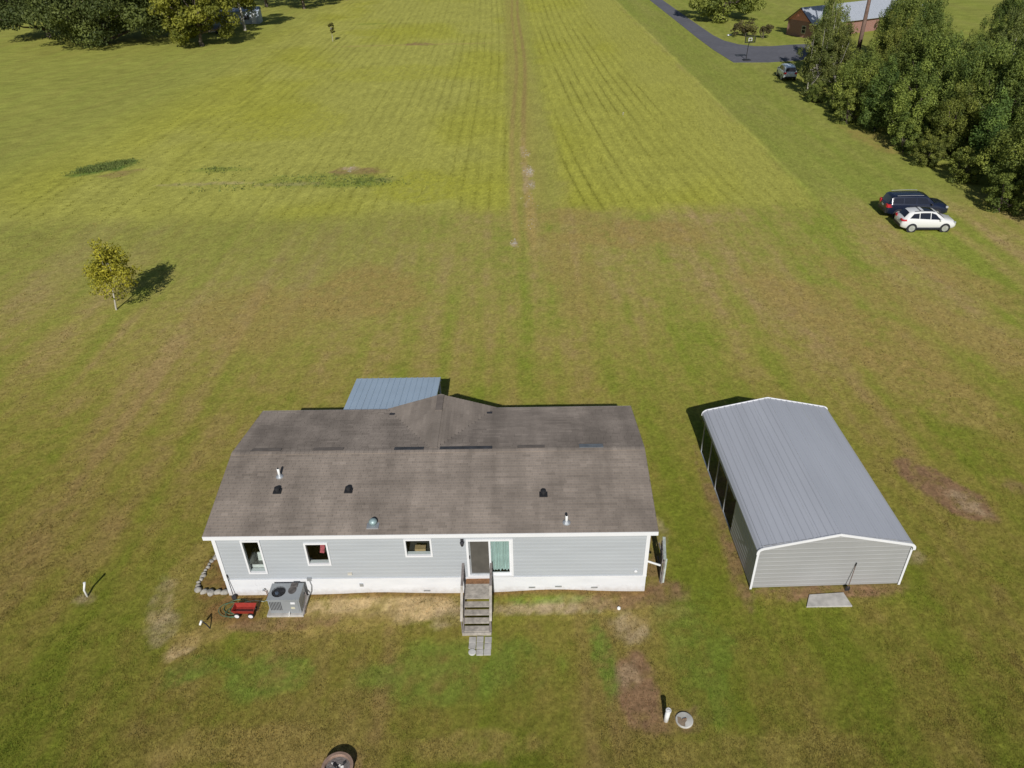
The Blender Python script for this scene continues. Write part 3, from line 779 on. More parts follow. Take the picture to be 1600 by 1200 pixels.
# flashing blots at the valley ends
for u in (6.15, 10.85): MB().box((u - 0.13, 7.86, 3.575), (u + 0.13, 7.98, 3.63)).build('valley_flashing', m_dark, roof_o)
# fascia, soffit, rake
MB().box((U0 - 0.005, -OVF - 0.03, ZE - 0.17), (U1 + 0.005, -OVF - 0.002, ZE + 0.015)).build('fascia', m_white, house)
MB().box((U0, -OVF - 0.001, ZE - 0.165), (U1, 0.018, ZE - 0.145)).build('soffit', m_white, house)
MB().box((U0 - 0.005, -OVF + RD + 0.002, ZE - 0.17), (U1 + 0.005, -OVF + RD + 0.03, ZE + 0.01)).build('fascia', m_white, house)
for x in (U0 - 0.012, U1 - 0.003):
    b = MB()
    for (va, za), (vb, zb) in (((-OVF, ZE), (VR, ZR)), ((VR, ZR), (-OVF + RD, ZE))):
        b.add([(x, va, za - .13), (x + .015, va, za - .13), (x + .015, vb, zb - .13), (x, vb, zb - .13), (x, va, za + .012), (x + .015, va, za + .012), (x + .015, vb, zb + .012), (x, vb, zb + .012)],
              [(0, 1, 2, 3), (4, 7, 6, 5), (0, 4, 5, 1), (1, 5, 6, 2), (2, 6, 7, 3), (3, 7, 4, 0)])
    b.build('rake_trim', m_brownv, house)
# roof fittings
zf = lambda v: ZE + SL * (v + OVF) + 0.02
m_pvc = mat('white_pipe', (0.78, 0.78, 0.76), 0.45); m_teal = mat('pale_teal_metal', (0.30, 0.40, 0.40), 0.45, metal=0.3)
for u, v, h in ((2.09, 2.87, 0.42), (14.14, 0.38, 0.36)):
    p_ = MB().tube([(u, v, zf(v) - 0.05), (u, v, zf(v) + h)], 0.055, 10).build('vent_pipe', m_pvc, house, True)
    MB().lathe([(0.17, zf(v) - 0.02), (0.16, zf(v) + 0.02), (0.07, zf(v) + 0.10), (0.058, zf(v) + 0.12)], 12, Matrix.Translation((u, v, 0))).build('flashing_boot', m_galv, p_)
    MB().tube([(u, v, zf(v) + h), (u, v, zf(v) + h + 0.03)], 0.04, 8).build('pipe_opening', m_black, p_)
for u, v in ((2.18, 2.09), (5.16, 2.08), (13.26, 1.77)):
    b = MB().box((u - 0.17, v - 0.15, zf(v) - 0.03), (u + 0.17, v + 0.17, zf(v) + 0.03)); b.lathe([(0.09, zf(v)), (0.09, zf(v) + 0.13), (0.12, zf(v) + 0.14), (0.11, zf(v) + 0.2), (0.03, zf(v) + 0.23)], 10, Matrix.Translation((u, v, 0)))
    b.build('roof_vent', m_black, house)
u, v = 6.41, 0.42
tv = MB().lathe([(0.15, zf(v) - 0.05), (0.145, zf(v) + 0.08), (0.175, zf(v) + 0.1), (0.165, zf(v) + 0.16), (0.10, zf(v) + 0.23), (0.02, zf(v) + 0.25)], 14, Matrix.Translation((u, v, 0))).build('dome_vent', m_teal, house, True)
MB().box((u - 0.24, v - 0.25, zf(v) - 0.07), (u + 0.24, v + 0.22, zf(v) + 0.012)).build('vent_base', m_galv, tv)
# windows
def window(a, b_, c, d, sill=True):
    f = MB(); t = 0.075
    f.box((a, -0.062, c), (a + t, 0.09, d)); f.box((b_ - t, -0.062, c), (b_, 0.09, d)); f.box((a + t, -0.062, d - t), (b_ - t, 0.09, d)); f.box((a + t, -0.062, c), (b_ - t, 0.09, c + t))
    w_ = f.build('window', m_white, house)
    MB().box((a + t, 0.03, c + t), (b_ - t, 0.036, d - t)).build('pane', m_glass, w_)
    if sill: MB().box((a + t, 0.092, c + t - 0.03), (b_ - t, 0.2, c + t + 0.0)).build('sill', m_white, w_)
    return w_
w1 = window(*OPEN[0]); w2 = window(*OPEN[1]); w3 = window(*OPEN[2])
MB().box((1.15, 0.06, 3.0), (1.78, 0.075, 3.09)).build('blind', mat('blind', (0.5, 0.55, 0.52), 0.7), w1)
# sliding door
a, b_, c, d = OPEN[3]; mid = 11.06
f = MB(); f.box((a, -0.065, c), (a + 0.09, 0.1, d)); f.box((b_ - 0.09, -0.065, c), (b_, 0.1, d)); f.box((a + .09, -0.065, d - 0.09), (b_ - .09, 0.1, d)); f.box((a + .09, -0.065, c), (b_ - .09, 0.1, c + 0.06))
sl = f.build('sliding_door', m_white, house)
f = MB(); f.box((mid - .05, -0.03, c + .06), (mid + 0.03, 0.09, d - .09)); f.box((mid + .03, 0.0, c + 0.06), (b_ - .09, 0.05, c + 0.17)); f.box((b_ - .16, 0.0, c + .17), (b_ - .09, 0.05, d - .09)); f.build('fixed_sash', m_white, sl)
MB().box((mid + .03, 0.03, c + .17), (b_ - .16, 0.036, d - .09)).build('pane', m_glass, sl)
f = MB(); f.box((a + .09, 0.01, c + .06), (a + .16, 0.055, d - .09)); f.box((a + .16, 0.01, c + .06), (mid - .05, 0.055, c + .14)); f.build('screen_frame', m_galv, sl)
m_screen = mat('insect_screen', (0.085, 0.078, 0.066), 0.8, var=0.22, scale=2.2)
MB().box((a + .16, 0.03, c + .14), (mid - .05, 0.034, d - .09)).build('screen', m_screen, sl)
MB().box((a + .095, -0.03, 2.0), (a + .135, 0.02, 2.16)).build('handle', m_black, sl)
# small fittings on the front wall
MB().box((9.90, -0.05, 2.96), (10.03, 0.0, 3.12)).lathe([(0.05, 2.84), (0.09, 3.02), (0.02, 3.06)], 8, Matrix.Translation((9.965, -0.13, 0))).build('wall_lamp', m_dark, house)
MB().box((5.15, -0.085, 1.18), (5.32, 0.0, 1.29)).build('dryer_vent', mat('cream_plastic', (.6, .57, .5), .5), house)
MB().box((5.56, -0.09, 0.5), (5.71, -0.045, 0.66)).build('outlet_box', m_galv, house)
MB().box((3.42, -0.1, 0.88), (3.6, -0.0, 1.04)).tube([(3.5, -0.06, 0.88), (3.55, -0.1, 0.6), (3.5, -0.16, 0.3), (3.42, -0.3, 0.22)], 0.018, 6).build('power_box', m_galv, house)
MB().lathe([(0.07, 0), (0.07, 0.05), (0.03, 0.07)], 8, Matrix.Translation((17.0, -0.03, 1.21)) @ Matrix.Rotation(math.pi / 2, 4, 'X')).build('vent_cap', m_white, house)
MB().tube([(W + 0.04, 0.12, 1.62), (W + 0.28, 0.13, 1.5), (W + 0.62, 0.14, 1.34)], 0.045, 8).build('drain_pipe', m_pvc, house, label='white drain pipe sticking out of the end wall')
for (u, z) in ((12.6, 0.26), (13.7, 0.30), (15.2, 0.22), (8.2, 0.13)):
    MB().box((u, -0.052, z), (u + 0.28, -0.0455, z + 0.09)).build('skirting_vent', m_galv, house)

# things seen through the windows
def H(name, loc, label, cat): return empty(name, HW(*loc), HA, label, cat)
tub = H('bathtub', (1.6, 0.62, ZS + 0.02), 'white bathtub seen through the tall left window', 'bathtub')
b = MB(); R_ = lambda w, d, z: [(-w, -d, z), (w, -d, z), (w, d, z), (-w, d, z)]
rings = [R_(.62, .33, 0), R_(.68, .37, .5), R_(.70, .39, .54), R_(.62, .31, .54), R_(.56, .26, .15)]
vs = [q for r in rings for q in r]; fs = [(i*4+k, i*4+(k+1)%4, (i+1)*4+(k+1)%4, (i+1)*4+k) for i in range(4) for k in range(4)] + [(16, 17, 18, 19)]
b.add(vs, fs).build('basin', mat('enamel', (.75, .75, .73), .25), tub, bevel=0.03)
MB().tube([(-.5, .36, .5), (-.5, .36, .85), (-.5, .2, .9), (-.5, .16, .8)], .02, 8).build('faucet', m_dark, tub)
tag(MB().box((-.09, -.01, -.3), (.09, .01, .3), Matrix.Rotation(.2, 4, 'Y')).box((-.05, -.013, -.2), (.05, -.0101, .2), Matrix.Rotation(.2, 4, 'Y')).build('wall_sign', mat('red_sign', (.55, .12, .15), .5, var=.5, scale=14)), 'narrow red board hanging inside the middle left window', 'sign').location = HW(4.15, 0.45, 2.25)
o = tag(MB().box((-.22, -.12, 0), (.22, .12, .20)).box((-.22, -.13, .202), (-.01, .13, .208)).build('cardboard_box', mat('cardboard', (.42, .29, .15), .8, var=.1)), 'tan cardboard box standing behind the small square window', 'box')
o.location = HW(8.2, 0.34, 2.125)
o = empty('kitchen_counter', HW(8.2, 0.6, ZS + 0.02), HA, 'pale kitchen counter under the small square window', 'counter')
MB().box((-.95, -.45, 0), (.95, .25, 1.12)).build('cabinet', m_inside, o); MB().box((-.98, -.46, 1.121), (.98, .28, 1.16)).build('worktop', mat('worktop', (.07, .065, .06), .5), o)
P = []
for i in range(46):
    x = i / 45 * 0.80; P.append([(x, 0.045 * math.sin(x * 47) + 0.02 * math.sin(x * 23 + 1), 0.0 + 0.06 * abs(math.sin(x * 9 + .6)) + .03 * math.sin(x * 31)), (x, 0.03 * math.sin(x * 47 + .4), 1.86)])
cu = tag(MB().grid(P, 46, 2).build('curtain', mat('teal_fabric', (0.44, 0.545, 0.53), 0.8, var=0.1), smooth=True), 'teal curtain hanging behind the right pane of the sliding door', 'curtain')
cu.location = HW(11.08, 0.14, 1.15); cu.rotation_euler = (0, 0, HA)

# porch roof behind
pr_ = empty('patio_cover', HW(5.75, 10.5), HA, 'blue grey ribbed metal patio roof behind the house', 'patio roof')
m_blue = mat('blue_metal', (0.43, 0.53, 0.63), 0.45, var=0.05, scale=0.8, metal=0.15)
PU0, PU1 = 3.45 - 5.75, 8.03 - 5.75
def ribbed(u0, u1, n, pitch, rib, h):
    """profile across: list of (u, dz)"""
    out = []; u = u0
    while u < u1 - 1e-4:
        e = min(u + pitch, u1); out += [(u, 0), (max(u, e - rib * 2), 0), (max(u, e - rib * 1.5), h), (max(u, e - rib * .5), h)]; u = e
    out.append((u1, 0)); return out
pz = lambda v: 3.12 - (v - 8.4) / 4.3 * 0.52
for k in range(5):
    a = PU0 + (PU1 - PU0) * k / 5; e = PU0 + (PU1 - PU0) * (k + 1) / 5
    pf = ribbed(a + 0.001, e - 0.001, 0, 0.305, 0.035, 0.03)
    P = [[(u, v - 10.5, pz(v) + dz + 0.002 * k) for v in (8.42, 10.5, 12.7)] for u, dz in pf]
    MB().grid(P, len(pf), 3).build('roof_panel', m_blue, pr_)
MB().box((PU0, 12.62 - 10.5, pz(12.7) - 0.2), (PU1, 12.69 - 10.5, pz(12.7) - 0.02)).build('front_beam', m_white, pr_)
for u in (PU0 + .06, -0.0, PU1 - .14): MB().box((u, 12.6 - 10.5, -0.1), (u + .09, 12.69 - 10.5, pz(12.7) - 0.2)).build('post', m_white, pr_)
for u in (PU0 + .02, -0.7, 0.75, PU1 - .07): MB().bar((u + .02, 8.44 - 10.5, pz(8.44) - .07), (u + .02, 12.6 - 10.5, pz(12.6) - .07), .05, .1).build('rafter', m_white, pr_)

# ------------------------------------------------------------------ wooden steps
st = empty('wooden_steps', HW(10.48, -1.1), HA, 'weathered wooden steps with handrails at the sliding door', 'steps')
SU0, SU1 = -0.52, 0.58
vb = lambda v: v + 1.1
for k in range(7):
    v0 = -0.03 - k * 0.152; mm = m_woodr if k in (1, 2) else m_wood
    MB().box((SU0 + .06, vb(v0 - 0.146), 0.83), (SU1 - .06, vb(v0), 0.87)).build('landing_board', m_wood if k not in (0,1) else m_woodr, st)
for k in range(4):
    z = 0.70 - k * 0.17; v0 = -1.10 - k * 0.265
    for j in (0, 1):
        MB().box((SU0 + .06, vb(v0 - j * .135 - 0.128), z - .04), (SU1 - .06, vb(v0 - j * .135), z)).build('tread', m_wood, st)
MB().box((SU0 - .02, vb(-2.22), 0.0), (SU1 + .03, vb(-2.165), 0.15)).build('kick_board', m_wood, st)
for u in (SU0, SU1 - 0.05):
    b = MB(); b.add([(u, vb(-0.02), .55), (u, vb(-1.08), .55), (u, vb(-2.16), -.05), (u, vb(-2.16), .17), (u, vb(-1.08), .83), (u, vb(-0.02), .83)] + [(u + .05, vb(-0.02), .55), (u + .05, vb(-1.08), .55), (u + .05, vb(-2.16), -.05), (u + .05, vb(-2.16), .17), (u + .05, vb(-1.08), .83), (u + .05, vb(-0.02), .83)],
          [tuple(range(6)), tuple(range(11, 5, -1))] + [(i, i + 6, (i + 1) % 6 + 6, (i + 1) % 6) for i in range(6)]); b.build('stringer', m_woodd, st)
for u, s_ in ((SU0 - .045, -1), (SU1 - 0.0, 1)):
    for v, zt in ((-0.06, 1.72), (-1.06, 1.55), (-2.06, 0.72)):
        MB().box((u, vb(v) - .045, -0.05), (u + .045, vb(v) + .045, zt)).build('post', m_woodd, st)
    MB().bar((u + .022, vb(-0.02), 1.74), (u + .022, vb(-1.08), 1.57), .10, .04).build('handrail', m_woodd, st)
    MB().bar((u + .022, vb(-1.06), 1.58), (u + .022, vb(-2.12), 0.73), .10, .04).build('handrail', m_wood, st)
    MB().bar((u + .022, vb(-1.06), 1.15), (u + .022, vb(-2.06), 0.38), .03, .09).build('mid_rail', m_woodd, st)
    MB().bar((u + .022, vb(-0.06), 1.25), (u + .022, vb(-1.06), 1.2), .03, .09).build('mid_rail', m_woodd, st)

pv = empty('paver_path', HW(10.66, -2.72), HA, 'small square of worn grey pavers at the foot of the steps', 'pavers')
for i in range(3):
    for j in range(3):
        if (i, j) == (0, 0): continue
        s_ = 0.137; x, y = (i - 1) * 0.305 + rnd.uniform(-.01, .01), (j - 1) * 0.295 + rnd.uniform(-.012, .012)
        MB().box((-s_, -s_, -.03), (s_, s_, .035 + rnd.uniform(-.008, .01)), Matrix.Translation((x, y, 0)) @ Matrix.Rotation(rnd.uniform(-.05, .05), 4, 'Z')).build('paver', m_conc, pv, bevel=0.012)
MB().lathe([(.15, -.02), (.15, .04), (.13, .055), (.0, .06)], 14, Matrix.Translation((-.29, -.29, 0))).build('round_paver', mat('pale_stone', (.55, .54, .51), .8, var=.15), pv)

# ------------------------------------------------------------------ air conditioner
ac = empty('air_conditioner', HW(2.68, -0.66), HA, 'grey packaged air conditioner on a concrete pad against the skirting', 'air conditioner')
m_acg = mat('grey_cabinet', (0.31, 0.33, 0.345), 0.45, var=0.06, scale=2, metal=0.2); m_stain = mat('soot', (0.10, 0.09, 0.085), 0.8, var=.4, scale=8)
MB().box((-.80, -.56, -.05), (.70, .52, .09)).build('pad', m_conc, ac, bevel=.01)
AX0, AX1, AY0, AY1, AZ0, AZ1 = -.66, .62, -.44, .40, .10, .92
cab = MB().box((AX0, AY0, AZ0), (AX1, AY1, AZ1 - .05)).build('cabinet', m_acg, ac, bevel=.015)
n = 28; cxx, cyy, rr_ = -.29, -.03, .285
b = MB(); ang = [2 * math.pi * k / n for k in range(n)]
ci = [(cxx + rr_ * math.cos(t), cyy + rr_ * math.sin(t), AZ1) for t in ang]
def edge_pt(t):
    dx, dy = math.cos(t), math.sin(t); s = min([(AX1 + .02 - cxx) / dx if dx > 1e-6 else 9, (AX0 - .02 - cxx) / dx if dx < -1e-6 else 9, (AY1 + .02 - cyy) / dy if dy > 1e-6 else 9, (AY0 - .02 - cyy) / dy if dy < -1e-6 else 9])
    return (cxx + dx * s, cyy + dy * s, AZ1)
corners = [math.atan2(yv - cyy, xv - cxx) % (2 * math.pi) for xv in (AX0 - .02, AX1 + .02) for yv in (AY0 - .02, AY1 + .02)]
ang = sorted(ang + corners); n = len(ang)
ci = [(cxx + rr_ * math.cos(t), cyy + rr_ * math.sin(t), AZ1) for t in ang]; eo = [edge_pt(t) for t in ang]
ed = [(x, y, AZ1 - .06) for x, y, z in eo]; cd = [(x, y, AZ1 - .049) for x, y, z in ci]
b.add(ci + eo + ed + cd, [(i, i + n, (i + 1) % n + n, (i + 1) % n) for i in range(n)] + [(i + n, i + 2*n, (i+1) % n + 2*n, (i+1) % n + n) for i in range(n)] + [(i + 3*n, i, (i + 1) % n, (i + 1) % n + 3*n) for i in range(n)])
b.build('top_panel', m_acg, ac)
MB().lathe([(.275, AZ1 - .045), (.0, AZ1 - .043)], 24, Matrix.Translation((cxx, cyy, 0))).build('fan_well', m_black, ac)
b = MB()
for k in range(4):
    t = k * math.pi / 2 + .4; M_ = Matrix.Translation((cxx, cyy, AZ1 - .035)) @ Matrix.Rotation(t, 4, 'Z') @ Matrix.Rotation(.35, 4, 'X'); b.box((.05, -.06, -.004), (.25, .06, .004), M_)
fan = b.build('fan', m_dark, ac); MB().lathe([(.085, AZ1 - .042), (.08, AZ1 - .005), (.0, AZ1)], 14, Matrix.Translation((cxx - .07, cyy - .04, 0))).build('hub', mat('motor_blue', (.10, .14, .2), .4), fan)
b = MB()
for r in (.10, .16, .22, .28): b.tube([(cxx + r * math.cos(2*math.pi*k/20), cyy + r * math.sin(2*math.pi*k/20), AZ1 + .008) for k in range(21)], .004, 4, False)
for k in range(6): t = k * math.pi / 6; b.bar((cxx + .28 * math.cos(t), cyy + .28 * math.sin(t), AZ1 + .008), (cxx - .28 * math.cos(t), cyy - .28 * math.sin(t), AZ1 + .008), .006, .006)
b.build('fan_guard', m_dark, ac)
MB().lathe([(.17, AZ1 + .001), (.12, AZ1 + .0035), (.0, AZ1 + .004)], 14, Matrix.Translation((.25, .06, 0)) @ Matrix.Scale(1.3, 4, (0, 1, 0))).build('soot_stain', m_stain, ac)
MB().box((.14, .2, AZ1 + .001), (.42, .41, AZ1 + .05)).build('flue_hood', m_stain, ac)
for k in range(8): MB().box((-.60 + k * .062, AY0 - .012, .3), (-.575 + k * .062, AY0 - .001, .78)).build('louver', m_dark, ac)
MB().box((.02, AY0 - .02, .2), (.56, AY0 - .003, .84)).build('access_panel', m_acg, ac); MB().box((.26, AY0 - .026, .66), (.44, AY0 - .0205, .77)).build('rating_plate', m_white, ac)
MB().box((.24, AY0 - .025, .38), (.40, AY0 - .0205, .5)).build('rating_plate', mat('cream_label', (.55, .53, .4), .5), ac)
MB().tube([(AX1 + .02, .3, .5), (AX1 + .09, .2, .42), (AX1 + .1, -.1, .3), (AX1 + .08, -.35, .15), (AX1 + .12, -.5, .1)], .03, 7).build('refrigerant_line', m_woodd, ac)
MB().tube([(.14, AY0 - .03, .22), (.14, AY0 - .09, .2), (.13, AY0 - .13, .1), (.1, AY0 - .16, .1)], .018, 6).build('drain_tube', m_pvc, ac)

# ------------------------------------------------------------------ wagon
wg = empty('wagon', HW(0.95, -1.02), HA - 0.02, 'small red toy wagon with white wheels beside the air conditioner', 'wagon')
m_red = mat('red_paint', (0.30, 0.035, 0.025), 0.4, var=.18, scale=5)
b = MB(); rg = [[(-.40, -.17, .20), (.40, -.17, .20), (.40, .17, .20), (-.40, .17, .20)], [(-.46, -.23, .40), (.46, -.23, .40), (.46, .23, .40), (-.46, .23, .40)],
      [(-.44, -.21, .40), (.44, -.21, .40), (.44, .21, .40), (-.44, .21, .40)], [(-.385, -.155, .225), (.385, -.155, .225), (.385, .155, .225), (-.385, .155, .225)]]
vs = [q for r in rg for q in r]; b.add(vs, [(3, 2, 1, 0)] + [(i*4+k, i*4+(k+1)%4, (i+1)*4+(k+1)%4, (i+1)*4+k) for i in range(3) for k in range(4)] + [(12, 13, 14, 15)])
b.build('tray', m_red, wg)
for x in (-.27, .30):
    for y in (-.22, .22):
        M_ = Matrix.Translation((x, y, .13)) @ Matrix.Rotation(math.pi / 2, 4, 'X')
        ty = MB().lathe([(.09, -.035), (.125, -.03), (.13, 0), (.125, .03), (.09, .035)], 16, M_).build('wheel', m_black, wg, True)
        MB().lathe([(.095, -.039), (.09, -.037), (.09, .037), (.095, .039)], 14, M_).build('hub', m_white, ty)
    MB().tube([(x, -.2, .13), (x, .2, .13)], .012, 6).build('axle', m_dark, wg)
MB().tube([(.42, 0, .16), (.55, .0, .2), (.62, .16, .52), (.64, .19, .58)], .012, 6).build('handle', m_black, wg)
hs = empty('garden_hose', HW(0.45, -0.78), HA, 'coiled green garden hose lying around the red wagon', 'hose')
pts = []
for k in range(150):
    t = k / 150 * 2 * math.pi * 4.2; r = .32 + .13 * math.sin(t * .37) + .05 * math.sin(t * 1.9)
    pts.append((r * math.cos(t) * 1.3 + .12 * math.sin(t * .21), r * math.sin(t) * .85 + .16 * math.cos(t * .17), .03 + .02 * (k / 40)))
MB().tube(pts, .014, 6).build('hose_coil', mat('green_hose', (.07, .15, .09), .5, var=.3), hs)
MB().tube([(.3, .3, .06), (.7, .4, .05), (1.1, .35, .04), (1.3, .55, .03)], .014, 6).build('hose_end', mat('pale_hose', (.3, .36, .3), .5), hs)
# long handled tool at the left corner
def tool(name, base, top, label, cat, blade_m, grip_m, dirv):
    e = empty(name, base, 0, label, cat); v = Vector(top) - Vector(base)
    MB().tube([v * .12, v], .016, 7).build('handle', grip_m, e)
    d = v.normalized(); s = d.cross(Vector((0, 1, 0))).normalized()
    b = MB(); n = s.cross(d)
    q = [(-.09, .02), (.09, .02), (.1, .2), (.06, .26), (-.06, .26), (-.1, .2)]
    b.add([s * x + d * y + n * .006 for x, y in q] + [s * x + d * y - n * .006 for x, y in q], [tuple(range(6)), tuple(range(11, 5, -1))] + [(i, i + 6, (i + 1) % 6 + 6, (i + 1) % 6) for i in range(6)])
    b.build('blade', blade_m, e)
    MB().tube([v * .93, v * 1.04], .024, 7).build('grip', m_black, e)
    return e
tool('spade', HW(0.25, -.28, -.03), HW(0.13, -0.07, 1.2), 'dark long handled spade leaning on the left corner skirting', 'spade', m_dark, m_dark, 1)
tool('shovel', CW(3.94, -.30, -.03), CW(4.13, -0.06, 1.32), 'black bladed shovel leaning against the carport front wall', 'shovel', m_black, mat('brown_handle', (.13, .08, .06), .6), 1)
b = MB().tube([(0, 0, -.05), (.0, .0, .35), (-.08, -.05, .45)], .02, 7)
o = tag(b.build('water_spigot', mat('rusty_pipe', (.22, .12, .08), .7)), 'rusty water spigot pipe at the skirting left of the air conditioner', 'spigot'); o.location = HW(1.62, -.15)
MB().lathe([(.05, 0), (.05, .02), (.01, .03)], 8, Matrix.Translation((-.08, -.05, .47))).build('valve', m_galv, o)

# ------------------------------------------------------------------ border stones at the left corner
sb = empty('stone_border', HW(-0.9, 0.9), HA, 'curved border of pale stones around the bed at the left house corner', 'border')
m_stone = mat('pale_border_stone', (.33, .31, .27), .9, var=.3, scale=7, bump=.4, bscale=20)
def stone(x, y, r, zs=.75):
    bm = bmesh.new(); bmesh.ops.create_icosphere(bm, subdivisions=2, radius=1)
    ph = rnd.random() * 9
    for v_ in bm.verts:
        k = 1 + .12 * math.sin(v_.co.x * 3 + ph) + .1 * math.sin(v_.co.y * 4 + ph * 2) + .08 * math.sin(v_.co.z * 5 + ph)
        v_.co *= k
    bm.transform(Matrix.Translation((x, y, r * .25)) @ Matrix.Rotation(ph, 4, 'Z') @ Matrix.Diagonal((r * rnd.uniform(.9, 1.15), r * rnd.uniform(.8, 1.0), r * zs, 1)))
    me = bpy.data.meshes.new('stone'); bm.to_mesh(me); bm.free(); me.materials.append(m_stone)
    me.polygons.foreach_set('use_smooth', [True] * len(me.polygons))
    o = bpy.data.objects.new('stone', me); COL.objects.link(o); o.parent = sb; return o
for u, v, r in ((-1.47, .24, .17), (-1.18, .13, .16), (-.88, .09, .17), (-.58, .12, .15), (-.28, .10, .17), (-.06, .16, .12)): stone(u + .9, v - .9, r)
for k in range(13):
    t = k / 12; stone(-1.58 - .06 * math.sin(t * 4) + .28 * t + .9 + rnd.uniform(-.04, .04), .5 + 2.1 * t - .9, rnd.uniform(.08, .13))

# ------------------------------------------------------------------ small yard things
o = empty('yard_marker', (-18.2, 22.13, 0), 0, 'thin white pipe standing alone in the lawn left of the house', 'pipe')
MB().tube([(0, 0, -.1), (-.02, 0, .4), (.13, 0.0, .80)], .045, 8).build('shaft', m_pvc, o, True); MB().lathe([(.055, 0), (.055, .05), (.02, .06)], 10, Matrix.Translation((.13, 0, .79))).build('cap', m_pvc, o)
o = empty('septic_riser', (5.15, 15.8, 0), 0, 'thick white plastic pipe standing beside the round concrete lid', 'pipe')
MB().tube([(0, 0, -.1), (.05, 0, .62)], .085, 14).build('pipe', m_pvc, o, True); MB().lathe([(.098, .0), (.098, .07), (.08, .075), (.075, .02)], 14, Matrix.Translation((.05, 0, .56))).build('rim', m_pvc, o); MB().lathe([(.07, .6), (.0, .601)], 12, Matrix.Translation((.05, 0, .0))).build('opening', m_black, o)
o = empty('manhole_cover', (5.81, 15.79, 0), 0.2, 'round concrete septic lid flush in the lawn', 'lid')
MB().lathe([(.31, -.05), (.31, .05), (.29, .065), (.0, .07)], 28).build('disc', mat('stained_concrete', (.46, .45, .41), .9, var=.12, scale=3, var2=.2, scale2=1.2), o)
MB().tube([(-.08, 0, .07), (-.06, 0, .11), (.06, 0, .11), (.08, 0, .07)], .012, 6).build('lift_handle', m_woodr, o)
b = MB(); q = [(.03 * k, .02) for k in range(1)]
ring = [(-.27, -.06), (-.2, .16), (-.1, .1), (-.07, -.02), (.06, .06), (.07, -.05), (-.03, -.13), (-.08, -.26), (-.2, -.2)]
b.add([(x, y, .0725) for x, y in ring], [tuple(range(len(ring)))]).build('dirt_cover', mat('dirt_film', (.25, .19, .13), .95, var=.2, scale=9), o)
o = empty('cleanout_cap', (4.15, 20.81, 0), 0, 'small white cleanout cap in the grass near the right house end', 'cap')
MB().lathe([(.075, -.05), (.075, .05), (.05, .08), (.0, .085)], 14).build('cap_body', m_pvc, o, True); MB().box((-.02, -.02, .08), (.02, .02, .11)).build('cap_nut', m_pvc, o)
o = empty('yard_hydrant', (-12.41, 20.31, 0), 0, 'dark leaning garden light with pale head left of the wagon', 'garden light')
MB().tube([(0, 0, -.05), (-.10, -.02, .28), (-.22, -.05, .52)], .026, 7).build('stake', m_dark, o); MB().tube([(-.22, -.05, .53), (-.30, -.1, .36)], .045, 8).build('head', m_pvc, o)
# fire pit
fp = empty('fire_pit', (-6.15, 14.22, 0), 0, 'rusty round fire ring full of ash at the bottom edge', 'fire pit')
m_rust = mat('rusty_steel', (.30, .20, .15), .8, var=.25, scale=6)
MB().lathe([(.50, -.02), (.50, .30), (.53, .32), (.43, .33), (.42, .30), (.42, .05)], 36).build('ring', m_rust, fp)
MB().lathe([(.425, .20), (.2, .23), (.0, .22)], 24).build('ash', mat('ash', (.19, .17, .16), .95, var=.35, scale=9, bump=.8, bscale=18), fp)
for k in range(14):
    t = rnd.uniform(0, 6.28); r = rnd.uniform(0, .36); s_ = rnd.uniform(.025, .07)
    M_ = Matrix.Translation((r * math.cos(t), r * math.sin(t), .235)) @ Matrix.Rotation(t, 4, 'Z') @ Matrix.Rotation(.4, 4, 'X')
    MB().box((-s_, -s_ * .7, -s_ * .5), (s_, s_ * .7, s_ * .5), M_).build('charred_piece', m_black if k % 2 else mat('burnt_white%d' % k, (.6, .58, .55), .9), fp)

# fence panel edge on by the right house end
fpn = empty('fence_panel', HW(18.15, 0.42), HA, 'narrow grey plank screen standing by the right house end', 'screen')
m_pale = mat('green_white_wood', (.42, .46, .42), .85, var=.25, scale=7); m_gw = mat('grey_plank', (.21, .19, .175), .9, var=.3, scale=7)
for k in range(6):
    v = k * .19; u = .03 * k
    MB().box((u, v, -.05), (u + .03, v + .165, 1.42 + .05 * math.sin(k * 2.1))).build('plank', m_gw, fpn)
for z in (.35, 1.15): MB().box((.032, -.0, z), (.09, 1.1, z + .09)).build('rail', m_gw, fpn)
MB().bar((.07, -.03, .0), (.09, -.03, 1.42), .06, .06, (0, 1, 0)).build('post', m_gw, fpn); MB().bar((.09, -.06, 1.46), (.26, 1.2, 1.46), .12, .035).build('top_rail', m_pale, fpn); MB().bar((.15, 0.0, .0), (.17, .0, 1.4), .07, .05, (0, 1, 0)).build('post', m_pale, fpn); MB().bar((.24, 1.1, .0), (.24, 1.1, 1.4), .07, .07, (0, 1, 0)).build('post', m_gw, fpn)

sl_ = tag(MB().add([tuple(Vector(CW(u, v, z)) - Vector(CW(2.9, -.75, 0))) for z in (-.05, .06) for u, v in ((1.97, -1.1), (3.83, -1.14), (3.74, -.42), (2.3, -.48))], [(3, 2, 1, 0), (4, 5, 6, 7), (0, 1, 5, 4), (1, 2, 6, 5), (2, 3, 7, 6), (3, 0, 4, 7)]).build('concrete_slab', m_conc, bevel=.012), 'flat grey concrete slab on the ground before the carport wall', 'slab')
sl_.location = CW(2.9, -.75, 0)

